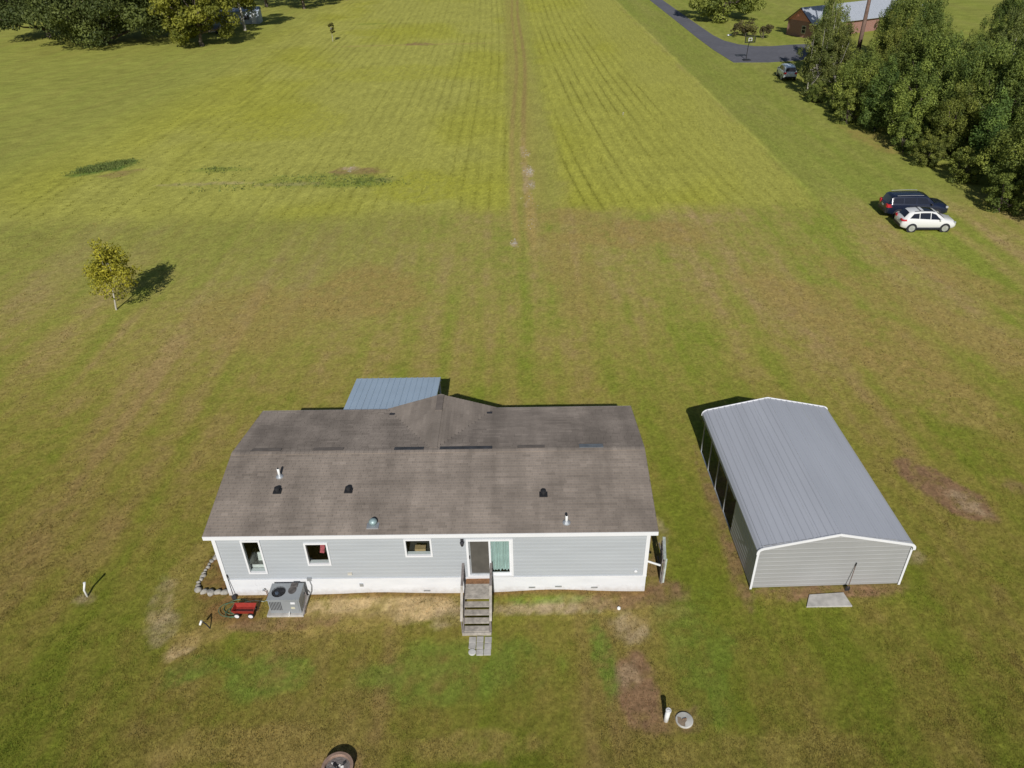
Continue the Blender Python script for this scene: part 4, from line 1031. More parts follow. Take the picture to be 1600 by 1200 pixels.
# ------------------------------------------------------------------ carport
cpt = empty('metal_carport', (CX, CY, 0), CA, 'grey ribbed metal carport with white trim and open left side', 'carport')
m_mroof = mat('blue_grey_metal', (0.455, 0.47, 0.51), 0.42, var=0.06, scale=0.9, metal=0.1, stretch=(1, .15, 1), var2=.04, scale2=.25)
m_mwall = mat('grey_metal_wall', (0.35, 0.352, 0.35), 0.45, var=0.04, scale=0.7, metal=0.1)
m_trim = mat('white_trim', (0.72, 0.725, 0.74), 0.45, var=.03)
CWD, CLN = 6.2, 9.42
half = [(-.07, 2.10), (-.07, 2.20), (-.045, 2.29), (.03, 2.37), (.14, 2.42), (.30, 2.455), (CWD / 2, 3.075)]
prof = half + [(CWD - u, z) for u, z in half[::-1][1:]]
# arclength sampling with ribs
def resample(prof, marks):
    P_ = [Vector((u, z)) for u, z in prof]; acc = [0]
    for i in range(1, len(P_)): acc.append(acc[-1] + (P_[i] - P_[i-1]).length)
    out = []
    for s in marks:
        s = min(max(s, 0), acc[-1]); i = max(k for k in range(len(acc)) if acc[k] <= s + 1e-9); i = min(i, len(P_) - 2)
        t = (s - acc[i]) / (acc[i+1] - acc[i]); p = P_[i].lerp(P_[i+1], t); d = (P_[i+1] - P_[i]).normalized(); out.append((p, Vector((-d.y, d.x))))
    return out, acc
_, acc = resample(prof, [0])
TOT = acc[-1]; NP = 8; PW = TOT / NP; RP = PW / 3
for k in range(NP):
    s0 = k * PW; marks = []; hts = []
    for j in range(3):
        c = s0 + j * RP
        for q, h in ((0.002, 0), (RP * .5 - .045, 0), (RP * .5 - .024, .022), (RP * .5 + .024, .022), (RP * .5 + .045, 0)):
            marks.append(c + q); hts.append(h)
    marks.append(s0 + PW - .002); hts.append(0)
    ex = [a for a in acc if s0 + .01 < a < s0 + PW - .01]
    for a in ex:
        h = 0
        marks.append(a); hts.append(None)
    order = sorted(range(len(marks)), key=lambda i: marks[i]); marks = [marks[i] for i in order]; hts = [hts[i] for i in order]
    for i, h in enumerate(hts):
        if h is None: hts[i] = min(hts[i-1], hts[(i+1) % len(hts)] or 0)
    pts, _ = resample(prof, marks)
    P = [[(p.x + n.x * h, v, p.y + n.y * h) for v in (-.10, 2.3, 4.7, 7.0, CLN + .06)] for (p, n), h in zip(pts, hts)]
    MB().grid(P, len(P), 5).build('roof_panel', m_mroof, cpt)
def uz(z, side):                                           # wall limit under the roof at height z
    if z <= 2.30: m = 0.0
    elif z <= 2.40: m = .05
    elif z <= 2.44: m = .12
    else: m = max(0.0, (z - 2.44) / (3.06 - 2.44) * CWD / 2)
    m = min(m, CWD / 2 - .01)
    return m if side == 0 else CWD - m
def zribs(z0, z1, pitch=.2286):
    out = []; z = z0
    while z < z1 - 1e-6:
        e = min(z + pitch, z1); out += [(z, 0)]
        if e - z > .15: out += [((z + e) / 2 - .04, 0), ((z + e) / 2 - .022, .008), ((z + e) / 2 + .022, .008), ((z + e) / 2 + .04, 0)]
        z = e
    out.append((z1, 0)); return out
for z0, z1 in ((.04, .955), (.957, 1.87), (1.872, 2.44), (2.442, 3.04)):
    pr2 = zribs(z0, z1); P = [[(uz(z, 0) + (0.0 if z <= 2.4 else .01), -.012 - h, z), (CWD / 2, -.012 - h, z), (uz(z, 1), -.012 - h, z)] for z, h in pr2]
    MB().grid(P, len(P), 3).build('wall_panel', m_mwall, cpt)
for z0, z1 in ((.04, .955), (.957, 1.87), (1.872, 2.3)):
    pr2 = zribs(z0, z1)
    MB().grid([[(-.012 - h, 3.2, z), (-.012 - h, 0.0, z)] for z, h in pr2], len(pr2), 2).build('side_panel', m_mroof, cpt)
    MB().grid([[(CWD + .012 + h, 0.0, z), (CWD + .012 + h, CLN, z)] for z, h in pr2], len(pr2), 2).build('side_panel', m_mroof, cpt)
# white edge trim along both roof ends
for v0, v1, nm in ((-.135, -.095, 'edge_trim'), (CLN + .055, CLN + .085, 'edge_trim')):
    marks = [TOT * i / 60 for i in range(61)] ; marks = sorted(set(marks + acc)); pts, _ = resample(prof, marks)
    top = .045; low = -.075 if v0 < 0 else -.03
    b = MB(); P = []
    for p, n in pts: P.append([(p.x + n.x * top, v1, p.y + n.y * top), (p.x + n.x * top, v0, p.y + n.y * top), (p.x + n.x * low, v0, p.y + n.y * low), (p.x + n.x * low, v1, p.y + n.y * low), (p.x + n.x * top, v1, p.y + n.y * top)])
    b.grid(P, len(P), 5); b.build(nm, m_trim, cpt)
for u in (-.06, CWD - .03): MB().box((u, -.065, .0), (u + .09, -.015 - .026, 2.14)).build('corner_trim', m_trim, cpt)
for v in (.06, 1.6, 3.2, 4.63, 6.2, 7.62, 9.09):
    for u in (0.0, CWD - .06):
        if u == 0.0 or True: MB().box((u + .001, v, -.1), (u + .056, v + .055, 2.2)).build('post', m_galv if v > .1 else m_trim, cpt)
    b = MB(); hp_ = [(.03, 2.12), (.10, 2.30), (.3, 2.39), (CWD / 2, 3.0), (CWD - .3, 2.39), (CWD - .10, 2.30), (CWD - .03, 2.12)]
    for (u0, z0), (u1, z1) in zip(hp_[:-1], hp_[1:]): b.bar((u0, v + .027, z0), (u1, v + .027, z1), .055, .055)
    b.build('roof_bow', m_galv, cpt)
for u in (0.0, CWD - .06): MB().box((u + .002, .03, .0), (u + .06, CLN - .2, .06)).build('base_rail', m_galv, cpt)
for u in (-.05,): MB().box((u - .03, 3.25, 2.06), (u + .0, CLN, 2.11)).build('eave_trim', m_galv, cpt)

# ------------------------------------------------------------------ cars
m_tyre = mat('tyre', (.018, .018, .018), .8); m_rim = mat('alloy', (.62, .63, .65), .3, metal=.6, var=.05); m_cglass = mat('car_glass', (.012, .013, .022), .06, var=.1, spec=.8)
m_plastic = mat('black_plastic', (.025, .026, .035), .5); m_tail = mat('tail_light', (.45, .02, .03), .2); m_lamp = mat('headlight', (.5, .52, .55), .15, metal=.3)
def interp(tab, x):
    for (x0, a), (x1, b_) in zip(tab[:-1], tab[1:]):
        if x0 <= x <= x1:
            t = (x - x0) / (x1 - x0); return a + (b_ - a) * t
    return tab[0][1] if x < tab[0][0] else tab[-1][1]
def car(name, loc, rz, label, sp, paint, group=None):
    c = empty(name, loc, rz, label, 'car', group)
    zt, zb, hw, ht, belt = sp['top'], sp['bot'], sp['hw'], sp['hwtop'], sp['belt']
    xs = sorted(set([x for x, _ in zt] + [x for x, _ in hw] + list(np.linspace(zt[0][0] + .001, zt[-1][0] - .001, 34))))
    def sec(x):
        t = interp(zt, x); b0 = interp(zb, x); w = interp(hw, x); wt = min(interp(ht, x), w - .05); be = min(interp(belt, x), t - .05); mid_ = (b0 + be) / 2
        return [(0, b0), (w - .12, b0), (w - .03, b0 + .10), (w, mid_), (w - .012, be - .06), (w - .05, be), (wt, t - .055), (wt - .09, t - .012), (wt * .5, t + .012), (0, t + .018)]
    P = []
    for x in xs:
        s = sec(x); ring = [(x, y, z) for y, z in s] + [(x, -y, z) for y, z in s[::-1][1:-1]]; P.append(ring + [ring[0]])
    b = MB(); b.grid(P, len(P), len(P[0])); nr = len(P[0]); b.f.append(tuple(range(nr - 2, -1, -1))); o0 = (len(P) - 1) * nr; b.f.append(tuple(range(o0, o0 + nr - 1)))
    body = b.build('body', paint, c, True)
    bm = bmesh.new(); bm.from_mesh(body.data); bmesh.ops.remove_doubles(bm, verts=bm.verts, dist=1e-4); bmesh.ops.recalc_face_normals(bm, faces=bm.faces); bm.to_mesh(body.data); bm.free()
    body.data.polygons.foreach_set('use_smooth', [True] * len(body.data.polygons))
    md = body.modifiers.new('split', 'EDGE_SPLIT'); md.split_angle = math.radians(38)
    def side_patch(nm, pts, sgn, mm, off=.006):
        """pts: (x, s) corners, s 0 at the belt, 1 at the roof edge"""
        q = []
        n = 8
        (xa, sa), (xb, sb_), (xc, sc_), (xd, sd_) = pts
        g_ = []
        for i in range(n + 1):
            t = i / n; row = []
            for j in range(3):
                r = j / 2; x = (xa + (xb - xa) * t) * (1 - r) + (xd + (xc - xd) * t) * r; s = (sa + (sb_ - sa) * t) * (1 - r) + (sd_ + (sc_ - sd_) * t) * r
                S = sec(x); y0, z0 = S[5]; y1, z1 = S[6]; row.append((x, sgn * (y0 + (y1 - y0) * s + off), z0 + (z1 - z0) * s + off * .3))
            g_.append(row)
        o = MB().grid(g_, n + 1, 3).build(nm, mm, c, True); return o
    for sgn in (1, -1):
        for w_ in sp['side']: side_patch('side_window', w_, sgn, m_cglass)
    def top_patch(nm, x0, x1, f0, f1, mm, off=.008, n=8):
        g_ = []
        for i in range(n + 1):
            x = x0 + (x1 - x0) * i / n; S = sec(x); row = []
            fr = f0 + (f1 - f0) * i / n
            for yf in (-1, -.8, -.4, 0, .4, .8, 1):
                y = S[7][0] * fr * abs(yf); y1, z1 = S[7]; y2, z2 = S[8]; y3, z3 = S[9]
                z = z1 + (z2 - z1) * (y1 - y) / max(y1 - y2, 1e-6) if y > y2 else z2 + (z3 - z2) * (y2 - y) / max(y2 - y3, 1e-6)
                row.append((x, math.copysign(y, yf), z + off))
            g_.append(row)
        return MB().grid(g_, n + 1, 7).build(nm, mm, c, True)
    a = sp['ws']; top_patch('windshield', a[0], a[1], 1.1, 1.08, m_cglass, .01); a = sp['rw']; top_patch('rear_window', a[0], a[1], 1.05, 1.05, m_cglass, .012)
    if 'sunroof' in sp:
        top_patch('sunroof', sp['sunroof'][0], sp['sunroof'][1], .85, .85, m_cglass, .008)
    if 'rails' in sp:
        for sgn in (1, -1):
            p_ = [(x, sgn * (interp(ht, x) - .03), interp(zt, x) + .05) for x in np.linspace(*sp['rails'], 8)]
            MB().tube(p_, .022, 6).build('roof_rail', sp['railm'], c)
    if 'bars' in sp:
        for x in sp['bars']: MB().bar((x, -interp(ht, x) + .02, interp(zt, x) + .05), (x, interp(ht, x) - .02, interp(zt, x) + .05), .05, .025).build('cross_bar', m_plastic, c)
    R_w = sp['rw_']
    for x in sp['wheels']:
        for sgn in (1, -1):
            w = interp(hw, x); zc = R_w
            M_ = Matrix.Translation((x, sgn * (w - .10), zc)) @ Matrix.Rotation(-sgn * math.pi / 2, 4, 'X')
            MB().lathe([(R_w + .075, .0), (R_w + .075, .106), (R_w + .03, .112), (0, .112)], 26, M_).build('wheel_arch', m_plastic, c)
            tw = MB().lathe([(R_w - .10, -.12), (R_w - .02, -.1), (R_w, -.05), (R_w, .08), (R_w - .02, .118), (R_w - .10, .13), (R_w - .11, .122), (0, .122)], 26, M_).build('wheel', m_tyre, c, True)
            b = MB(); b.lathe([(R_w - .10, .126), (R_w - .085, .134), (R_w - .125, .136), (R_w - .13, .125)], 24, M_)
            for k in range(5):
                t = 2 * math.pi * k / 5 + .3; M2 = M_ @ Matrix.Rotation(t, 4, 'Z'); b.box((.02, -.042, .124), (R_w - .11, .042, .135), M2)
            b.lathe([(.06, .124), (.055, .14), (0, .141)], 12, M_); b.build('rim', m_rim, tw)
    # sills, bumper plastics
    x0, x1 = sp['wheels']
    for sgn in (1, -1):
        MB().box((x0 + R_w + .09, sgn * (interp(hw, 0) - .06), interp(zb, 0) - .04), (x1 - R_w - .09, sgn * (interp(hw, 0) - .002), interp(zb, 0) + .12)).build('sill', m_plastic, c)
        xm = sp['mirror']; b = MB(); b.box((xm - .09, sgn * (interp(hw, xm) - .03), interp(belt, xm) + .0), (xm + .05, sgn * (interp(hw, xm) + .15), interp(belt, xm) + .15)); b.build('mirror', sp['mirm'], c, bevel=.03)
        xt, zl, zh = sp['tail']; hwv = interp(hw, xt)
        g_ = []
        for i in range(5):
            x = xt - .10 + .36 * i / 4 - .0; S_w = interp(hw, x); g_.append([(x - .012, sgn * (S_w + .006), zl + .04 * i / 4), (x - .012, sgn * (S_w + (-.04)), zh)])
        MB().grid(g_, 5, 2).build('tail_light', m_tail, c)
        xr = zt[0][0]; MB().box((xr - .02, sgn * (interp(hw, xr) - .28), zl), (xr + .10, sgn * (interp(hw, xr) + .02), zh)).build('tail_light', m_tail, c, bevel=.02)
        xf = zt[-1][0]; MB().box((xf - .32, sgn * (interp(hw, xf - .25) - .22), sp['head'][0]), (xf - .10, sgn * (interp(hw, xf - .2) + .0), sp['head'][1])).build('headlight', m_lamp, c, bevel=.03)
    xr = zt[0][0]; MB().box((xr - .03, -interp(hw, xr) + .02, interp(zb, xr) - .02), (xr + .1, interp(hw, xr) - .02, interp(zb, xr) + .2)).build('rear_bumper', sp['bump'], c, bevel=.03)
    xf = zt[-1][0]; MB().box((xf - .12, -interp(hw, xf) + .02, interp(zb, xf) - .02), (xf + .02, interp(hw, xf) - .02, interp(zb, xf) + .18)).build('front_bumper', m_plastic, c, bevel=.03)
    MB().box((xr - .035, -.16, sp['plate']), (xr - .02, .16, sp['plate'] + .12)).build('licence_plate', m_white, c)
    MB().box((xf - .03, -.4, interp(zb, xf) + .2), (xf + .015, .4, interp(zb, xf) + .34)).build('grille', m_plastic, c)
    return c
cross = dict(top=[(-2.26, .78), (-2.22, 1.0), (-2.08, 1.14), (-1.74, 1.54), (-1.5, 1.64), (-.6, 1.70), (.1, 1.68), (.5, 1.59), (1.22, 1.10), (1.6, 1.02), (2.0, .93), (2.18, .80), (2.27, .60)],
    bot=[(-2.26, .42), (-1.8, .30), (1.8, .28), (2.27, .34)], hw=[(-2.26, .70), (-2.2, .80), (-2.05, .87), (-1.6, .915), (0, .92), (1.6, .905), (2.0, .84), (2.2, .72), (2.27, .56)],
    hwtop=[(-2.26, .55), (-2.08, .66), (-1.74, .60), (-.5, .64), (.5, .62), (1.22, .74), (1.8, .74), (2.27, .5)], belt=[(-2.26, .9), (-1.8, 1.12), (-1.2, 1.10), (.9, 1.0), (1.4, .96), (2.27, .7)],
    side=[[(-1.68, .12), (-.92, .1), (-.92, .86), (-1.35, .8)], [(-.86, .1), (-.02, .08), (-.02, .9), (-.86, .88)], [(.04, .08), (.98, .1), (.42, .82), (.04, .9)]],
    ws=(.56, 1.16), rw=(-2.04, -1.70), sunroof=(-.55, .28), bars=(-.85,), rails=(-1.3, .3), railm=m_plastic, wheels=(-1.36, 1.33), rw_=.345, mirror=.82, mirm=m_white, tail=(-2.12, .92, 1.08), head=(.70, .86), bump=m_plastic, plate=.72)
bigs = dict(top=[(-2.66, .9), (-2.62, 1.15), (-2.52, 1.28), (-2.28, 1.80), (-2.1, 1.90), (-.6, 1.95), (.4, 1.93), (.75, 1.84), (1.38, 1.34), (1.6, 1.29), (2.2, 1.22), (2.5, 1.10), (2.62, .92), (2.67, .70)],
    bot=[(-2.66, .5), (-2.1, .38), (2.1, .36), (2.67, .42)], hw=[(-2.66, .86), (-2.6, .94), (-2.4, .985), (0, 1.01), (1.9, .995), (2.35, .93), (2.6, .80), (2.67, .68)],
    hwtop=[(-2.66, .7), (-2.5, .76), (-2.25, .72), (-.5, .76), (.7, .74), (1.38, .86), (2.1, .84), (2.67, .6)], belt=[(-2.66, 1.0), (-2.3, 1.30), (-1.2, 1.28), (1.0, 1.22), (1.6, 1.17), (2.67, .85)],
    side=[[(-2.28, .1), (-1.32, .08), (-1.32, .86), (-2.1, .84)], [(-1.26, .08), (-.26, .08), (-.26, .88), (-1.26, .86)], [(-.2, .08), (1.06, .1), (.62, .8), (-.2, .88)]],
    ws=(.80, 1.34), rw=(-2.50, -2.27), rails=(-1.9, .3), railm=m_rim, wheels=(-1.56, 1.55), rw_=.405, mirror=1.05, mirm=m_black, tail=(-2.5, 1.0, 1.28), head=(.88, 1.06), bump=m_plastic, plate=.95)
def paint(name, col, rough=.25):
    m, nt, b_ = new_mat(name); b_.inputs['Base Color'].default_value = col + (1,); b_.inputs['Roughness'].default_value = rough; b_.inputs['Coat Weight'].default_value = .6; b_.inputs['Coat Roughness'].default_value = .05
    nz = nt.nodes.new('ShaderNodeTexNoise'); nz.inputs['Scale'].default_value = 3
    mr = nt.nodes.new('ShaderNodeMapRange'); mr.inputs['To Min'].default_value = rough * .8; mr.inputs['To Max'].default_value = rough * 1.3; nt.links.new(nz.outputs['Fac'], mr.inputs['Value']); nt.links.new(mr.outputs[0], b_.inputs['Roughness'])
    return m
car('white_car', (34.95, 60.15, 0), math.radians(-3.2), 'white crossover car with sunroof parked on the grass', cross, paint('white_pearl', (.70, .70, .69)))
car('dark_suv', (35.35, 63.25, 0), math.radians(-3.0), 'long dark navy utility car parked behind the white one', bigs, paint('navy_paint', (.010, .015, .035)))
car('shaded_car', (42.0, 119.3, 0), math.radians(84), 'pale car half hidden under trees at the driveway end', bigs, paint('pale_paint', (.62, .68, .74)))

# ------------------------------------------------------------------ brick house, hoop, far sheds
m_brick, nt, bb_ = new_mat('red_brick')
tx = nt.nodes.new('ShaderNodeTexBrick'); tcn = nt.nodes.new('ShaderNodeTexCoord'); tx.inputs['Scale'].default_value = 4.2
tx.inputs['Color1'].default_value = (.33, .165, .125, 1); tx.inputs['Color2'].default_value = (.26, .125, .10, 1); tx.inputs['Mortar'].default_value = (.32, .28, .24, 1); tx.inputs['Mortar Size'].default_value = .012
sx_ = nt.nodes.new('ShaderNodeSeparateXYZ'); ad_ = nt.nodes.new('ShaderNodeMath'); cx_ = nt.nodes.new('ShaderNodeCombineXYZ'); nt.links.new(tcn.outputs['Object'], sx_.inputs[0]); nt.links.new(sx_.outputs[0], ad_.inputs[0]); nt.links.new(sx_.outputs[1], ad_.inputs[1]); nt.links.new(ad_.outputs[0], cx_.inputs[0]); nt.links.new(sx_.outputs[2], cx_.inputs[1]); nt.links.new(cx_.outputs[0], tx.inputs['Vector']); nt.links.new(tx.outputs['Color'], bb_.inputs['Base Color']); bb_.inputs['Roughness'].default_value = .9
bh = empty('brick_house', (54.0, 157.1, 0), math.radians(27), 'red brick house with pale metal gable roof behind the trees', 'house')
# local: x along the ridge, -y across the gable
BWd, BL = 6.2, 30.0
MB().box((0, -BWd, -.1), (BL, 0, 2.75)).build('wall', m_brick, bh)
m_salm = mat('salmon_boards', (.62, .25, .17), .7, var=.1); m_maroon = mat('maroon_fascia', (.10, .035, .04), .6); m_proof = mat('pale_metal_roof', (.44, .47, .52), .45, var=.06, metal=.2)
b = MB(); b.add([(.02, -BWd, 2.75), (.02, 0, 2.75), (.02, -BWd / 2, 4.9), (-.02, -BWd, 2.75), (-.02, 0, 2.75), (-.02, -BWd / 2, 4.9)], [(0, 1, 2), (5, 4, 3), (0, 3, 4, 1), (1, 4, 5, 2), (2, 5, 3, 0)]); b.build('gable_boards', m_salm, bh)
def slope(b, x0, x1, y0, z0, y1, z1, t):
    vs = [(x0, y0, z0), (x1, y0, z0), (x1, y1, z1), (x0, y1, z1)]; b.add(vs + [(x, y, z - t) for x, y, z in vs], [(0, 1, 2, 3), (7, 6, 5, 4)] + [(i, i + 4, (i + 1) % 4 + 4, (i + 1) % 4) for i in range(4)])
rfb = MB(); ym = -BWd / 2; k_ = (4.95 - 2.75) / ym
slope(rfb, -.5, BL + .5, .5, 2.75 - .36, ym, 5.0, .08); slope(rfb, -.5, BL + .5, ym - .001, 5.0, -BWd - .5, 2.75 - .36, .08); rf = rfb.build('roof', m_proof, bh)
b = MB(); 
for y0 in (.52, -BWd - .52):
    b.bar((-.53, y0, 2.30), (-.53, ym, 4.92), .05, .22, (1, 0, 0))
b.build('barge_board', m_maroon, bh)
wf = MB(); wy, wz = -4.15, 1.35
wf.box((-.05, wy - .5, wz - .65), (-.003, wy - .42, wz + .65)); wf.box((-.05, wy + .42, wz - .65), (-.003, wy + .5, wz + .65)); wf.box((-.05, wy - .42, wz + .57), (-.003, wy + .42, wz + .65)); wf.box((-.05, wy - .42, wz - .65), (-.003, wy + .42, wz - .57)); wf.box((-.045, wy - .42, wz - .03), (-.003, wy + .42, wz + .03))
wfo = wf.build('window', mat('cream_frame', (.6, .57, .42), .6), bh); MB().box((-.02, wy - .42, wz - .57), (-.004, wy + .42, wz + .57)).build('pane', m_cglass, wfo)
for k in range(1, 60):
    if k % 2: 
        b = MB(); x = k * .5; b.bar((x, -BWd - .5, 2.42), (x, ym, 5.03), .05, .04, (1, 0, 0)); b.build('roof_seam', m_proof, rf)

hoop = empty('basketball_hoop', (39.9, 133.0, 0), math.radians(8), 'portable basketball hoop with black framed backboard on the driveway', 'basketball hoop')
MB().box((-.6, -.4, .0), (.6, .5, .18)).build('base', m_black, hoop, bevel=.05); MB().tube([(0, .3, .15), (0, .15, 2.2), (0, -.15, 3.0)], .06, 8).build('pole', m_black, hoop)
b = MB(); z0, z1 = 2.75, 3.8
for a_, b2 in (((-.9, -.33, z0), (-.78, -.27, z1)), ((.78, -.33, z0), (.9, -.27, z1)), ((-.78, -.33, z0), (.78, -.27, z0 + .12)), ((-.78, -.33, z1 - .12), (.78, -.27, z1))): b.box(a_, b2)
bd = b.build('backboard_frame', m_black, hoop); MB().box((-.78, -.31, z0 + .12), (.78, -.29, z1 - .12)).build('backboard', glass_mat('acrylic', (.75, .78, .75, 1)), hoop)
b = MB(); 
for a_, b2 in (((-.3, -.34, 3.0), (-.22, -.331, 3.5)), ((.22, -.34, 3.0), (.3, -.331, 3.5)), ((-.22, -.34, 3.42), (.22, -.331, 3.5)), ((-.22, -.34, 3.0), (.22, -.331, 3.08))): b.box(a_, b2)
b.build('target_square', m_white, bd); MB().tube([(.23 * math.cos(2*math.pi*k/16), -.6 + .23 * math.sin(2*math.pi*k/16), 3.03) for k in range(17)], .02, 6).build('rim', m_dark, hoop)

m_shed = mat('pale_blue_metal', (.42, .48, .55), .5, var=.12, scale=.6)
sh = empty('storage_shed', (-60.5, 189.5, 0), math.radians(6), 'long pale metal shed standing behind the yellow green tree', 'shed')
MB().box((-6, -2, -.1), (5.5, 2, 2.7)).build('wall', m_shed, sh); rfb = MB(); slope(rfb, -6.2, 5.7, 2.2, 2.62, 0, 3.3, .06); slope(rfb, -6.2, 5.7, -.001, 3.3, -2.2, 2.62, .06); rfb.build('roof', m_shed, sh)
for x in (-4.2, -1.0, 2.2): MB().box((x, -2.03, .9), (x + 1.1, -2.004, 1.8)).build('window', m_dark, sh)
MB().box((3.8, -2.03, .0), (4.8, -2.004, 2.1)).build('door', m_white, sh)
tp = empty('utility_trailer', (-60.6, 175.6, 0), math.radians(10), 'grey trailer under a sagging cover beside the yellow green tree', 'trailer')
P = []
for i in range(13):
    row = []
    for j in range(9):
        x = -2 + 4 * i / 12; y = -1 + 2 * j / 8; ed_ = min(1, min(2 - abs(x), 1) * 3, (1 - abs(y)) * 4); row.append((x * 1.05, y * 1.05, .55 + max(0, ed_) ** .5 * (.75 + .12 * math.sin(x * 2.3) + .1 * math.sin(y * 4 + x))))
    P.append(row)
MB().grid(P, 13, 9).build('cover', mat('grey_tarp', (.19, .20, .23), .6, var=.15), tp, True); MB().box((-2, -1, .4), (2, 1, .6)).build('bed', m_galv, tp)
for y in (-1.08, 1.08): MB().lathe([(.0, -.09), (.33, -.09), (.35, 0), (.33, .09), (.0, .09)], 16, Matrix.Translation((.2, y, .34)) @ Matrix.Rotation(math.pi / 2, 4, 'X')).build('wheel', m_tyre, tp)
MB().tube([(2, 0, .5), (3.2, 0, .45), (3.2, 0, .02)], .04, 6).build('tongue', m_galv, tp)

# ------------------------------------------------------------------ trees
m_leaf = attr_mat('leaf', rough=.6, transl=.28, objvar=1.0, spec=.25)
m_leafp = attr_mat('leaf_plain', rough=.6, transl=.28, objvar=0.0, spec=.25)
m_bark = mat('bark', (.13, .105, .085), .95, var=.3, scale=4, stretch=(1, 1, .25), bump=.6)
m_pbark = mat('pale_bark', (.42, .39, .34), .9, var=.3, scale=3, stretch=(1, 1, .4))
def crown_mesh(name, seed, R, z0, z1, n, leaf, nclump, c1, c2, shape='round', mm=None, off=(0, 0), fill=.62, up=.45, vz=.8):
    r = np.random.default_rng(seed)
    cen = []
    hz = (z1 - z0) / 2; zc = (z0 + z1) / 2
    while len(cen) < nclump:
        d = r.normal(0, 1, 3); d /= np.linalg.norm(d); q = r.uniform(fill, 1.0)
        x, y, z = d * q
        if shape == 'cone': w = 1.05 - .75 * (z + 1) / 2; x *= w; y *= w
        elif shape == 'umbrella': 
            if z < -.8: continue
            z = z * .9
        elif shape == 'egg': w = 1.08 - .35 * max(z, 0) - .25 * max(-z, 0); x *= w; y *= w
        cen.append((x * R, y * R, zc + z * hz))
    cen = np.array(cen)
    rc = R * r.uniform(.20, .36, nclump) * (12 / nclump) ** .22
    w = rc ** 2; k = r.choice(nclump, n, p=w / w.sum())
    d = r.normal(0, 1, (n, 3)); d /= np.linalg.norm(d, axis=1, keepdims=True)
    rad = rc[k] * r.uniform(.45, 1.08, n) ** .6
    p = cen[k] + d * rad[:, None] * np.array([1, 1, vz])
    p[:, 0] += off[0]; p[:, 1] += off[1]
    nrm = d + r.normal(0, .55, (n, 3)) + np.array([0, 0, up]); nrm /= np.linalg.norm(nrm, axis=1, keepdims=True)
    t1 = np.cross(nrm, r.normal(0, 1, (n, 3))); t1 /= np.linalg.norm(t1, axis=1, keepdims=True); t2 = np.cross(nrm, t1)
    s = (leaf * r.uniform(.55, 1.35, n))[:, None]
    V = np.stack([p - t1 * s * .5, p - t2 * s * .30 + nrm * s * .06, p + t1 * s * .55, p + t2 * s * .30 - nrm * s * .05], 1).reshape(-1, 3)
    F_ = np.arange(n * 4).reshape(-1, 4)
    tn = np.clip(r.uniform(.0, 1.0, nclump)[k] * .8 + r.uniform(0, .28, n) - .04, 0, 1)[:, None] ** 1.25
    C = np.array(c1) * (1 - tn) + np.array(c2) * tn
    C = np.repeat(C, 4, 0)
    return np_mesh(name, V, F_, mm or m_leaf, C, 4), cen + np.array([off[0], off[1], 0])
def make_tree(name, label, loc, H_, R, z0, n, leaf, nclump, c1, c2, seed, shape='round', bark=None, tr=.22, off=(0, 0), mm=None, group=None, rz=0, fill=.62, cat='tree', stems=1, up=.45, vz=.8):
    e = empty(name, loc, rz, label, cat, group)
    me, cen = crown_mesh('crown', seed, R, z0, H_, n, leaf, nclump, c1, c2, shape, mm, off, fill, up, vz)
    o = bpy.data.objects.new('crown', me); COL.objects.link(o); o.parent = e
    r = random.Random(seed); b = MB()
    top = Vector((off[0], off[1], z0 + (H_ - z0) * .72))
    for s_ in range(stems):
        sx = Vector((r.uniform(-.5, .5), r.uniform(-.5, .5), 0)) * (0 if stems == 1 else 1.2)
        tp_ = top + sx * 2
        mid_ = Vector((off[0] * .35 + r.uniform(-.12, .12) * R * .3, off[1] * .35, z0 + .3)) + sx
        b.tube([sx * .4 - Vector((0, 0, .2)), sx * .4 + Vector((0, 0, .15)), mid_, (mid_ + tp_) / 2 + Vector((r.uniform(-.1, .1) * R, r.uniform(-.1, .1) * R, 0)), tp_], [tr * 1.5, tr * 1.1, tr * .85, tr * .5, tr * .12], 8)
        idx = list(range(len(cen))); r.shuffle(idx)
        for i in idx[:min(12, len(cen))]:
            c_ = Vector(cen[i]); st_ = mid_.lerp(tp_, r.uniform(0, .55)); m2 = st_.lerp(c_, .5) + Vector((0, 0, -.06 * R)); b.tube([st_, m2, c_], [tr * .42, tr * .26, tr * .06], 5)
    b.build('trunk', bark or m_bark, e, True)
    return e
G = lambda r_, g_, b_: tuple(np.array([r_, g_, b_]))
D1, D2 = G(.050, .070, .020), G(.16, .19, .048)      # dark oak
Y1, Y2 = G(.10, .115, .016), G(.31, .31, .045)         # yellow green
M1, M2 = G(.085, .115, .024), G(.30, .33, .065)      # mid green
T1, T2 = G(.20, .20, .02), G(.55, .50, .055)          # young yellow tree

make_tree('young_tree', 'small yellow green tree alone on the left lawn', (-28.2, 48.66, 0), 5.5, 2.45, 1.1, 5200, .17, 120, T1, T2, 5, 'cone', m_pbark, .06, (.35, .1), m_leafp, fill=.3, up=.2)
make_tree('sapling', 'tiny lone sapling in the far left hay field', (-33.5, 161.5, 0), 3.6, .95, 1.5, 700, .22, 12, G(.06, .06, .012), G(.14, .13, .02), 6, 'round', m_pbark, .05, mm=m_leafp, fill=.2)

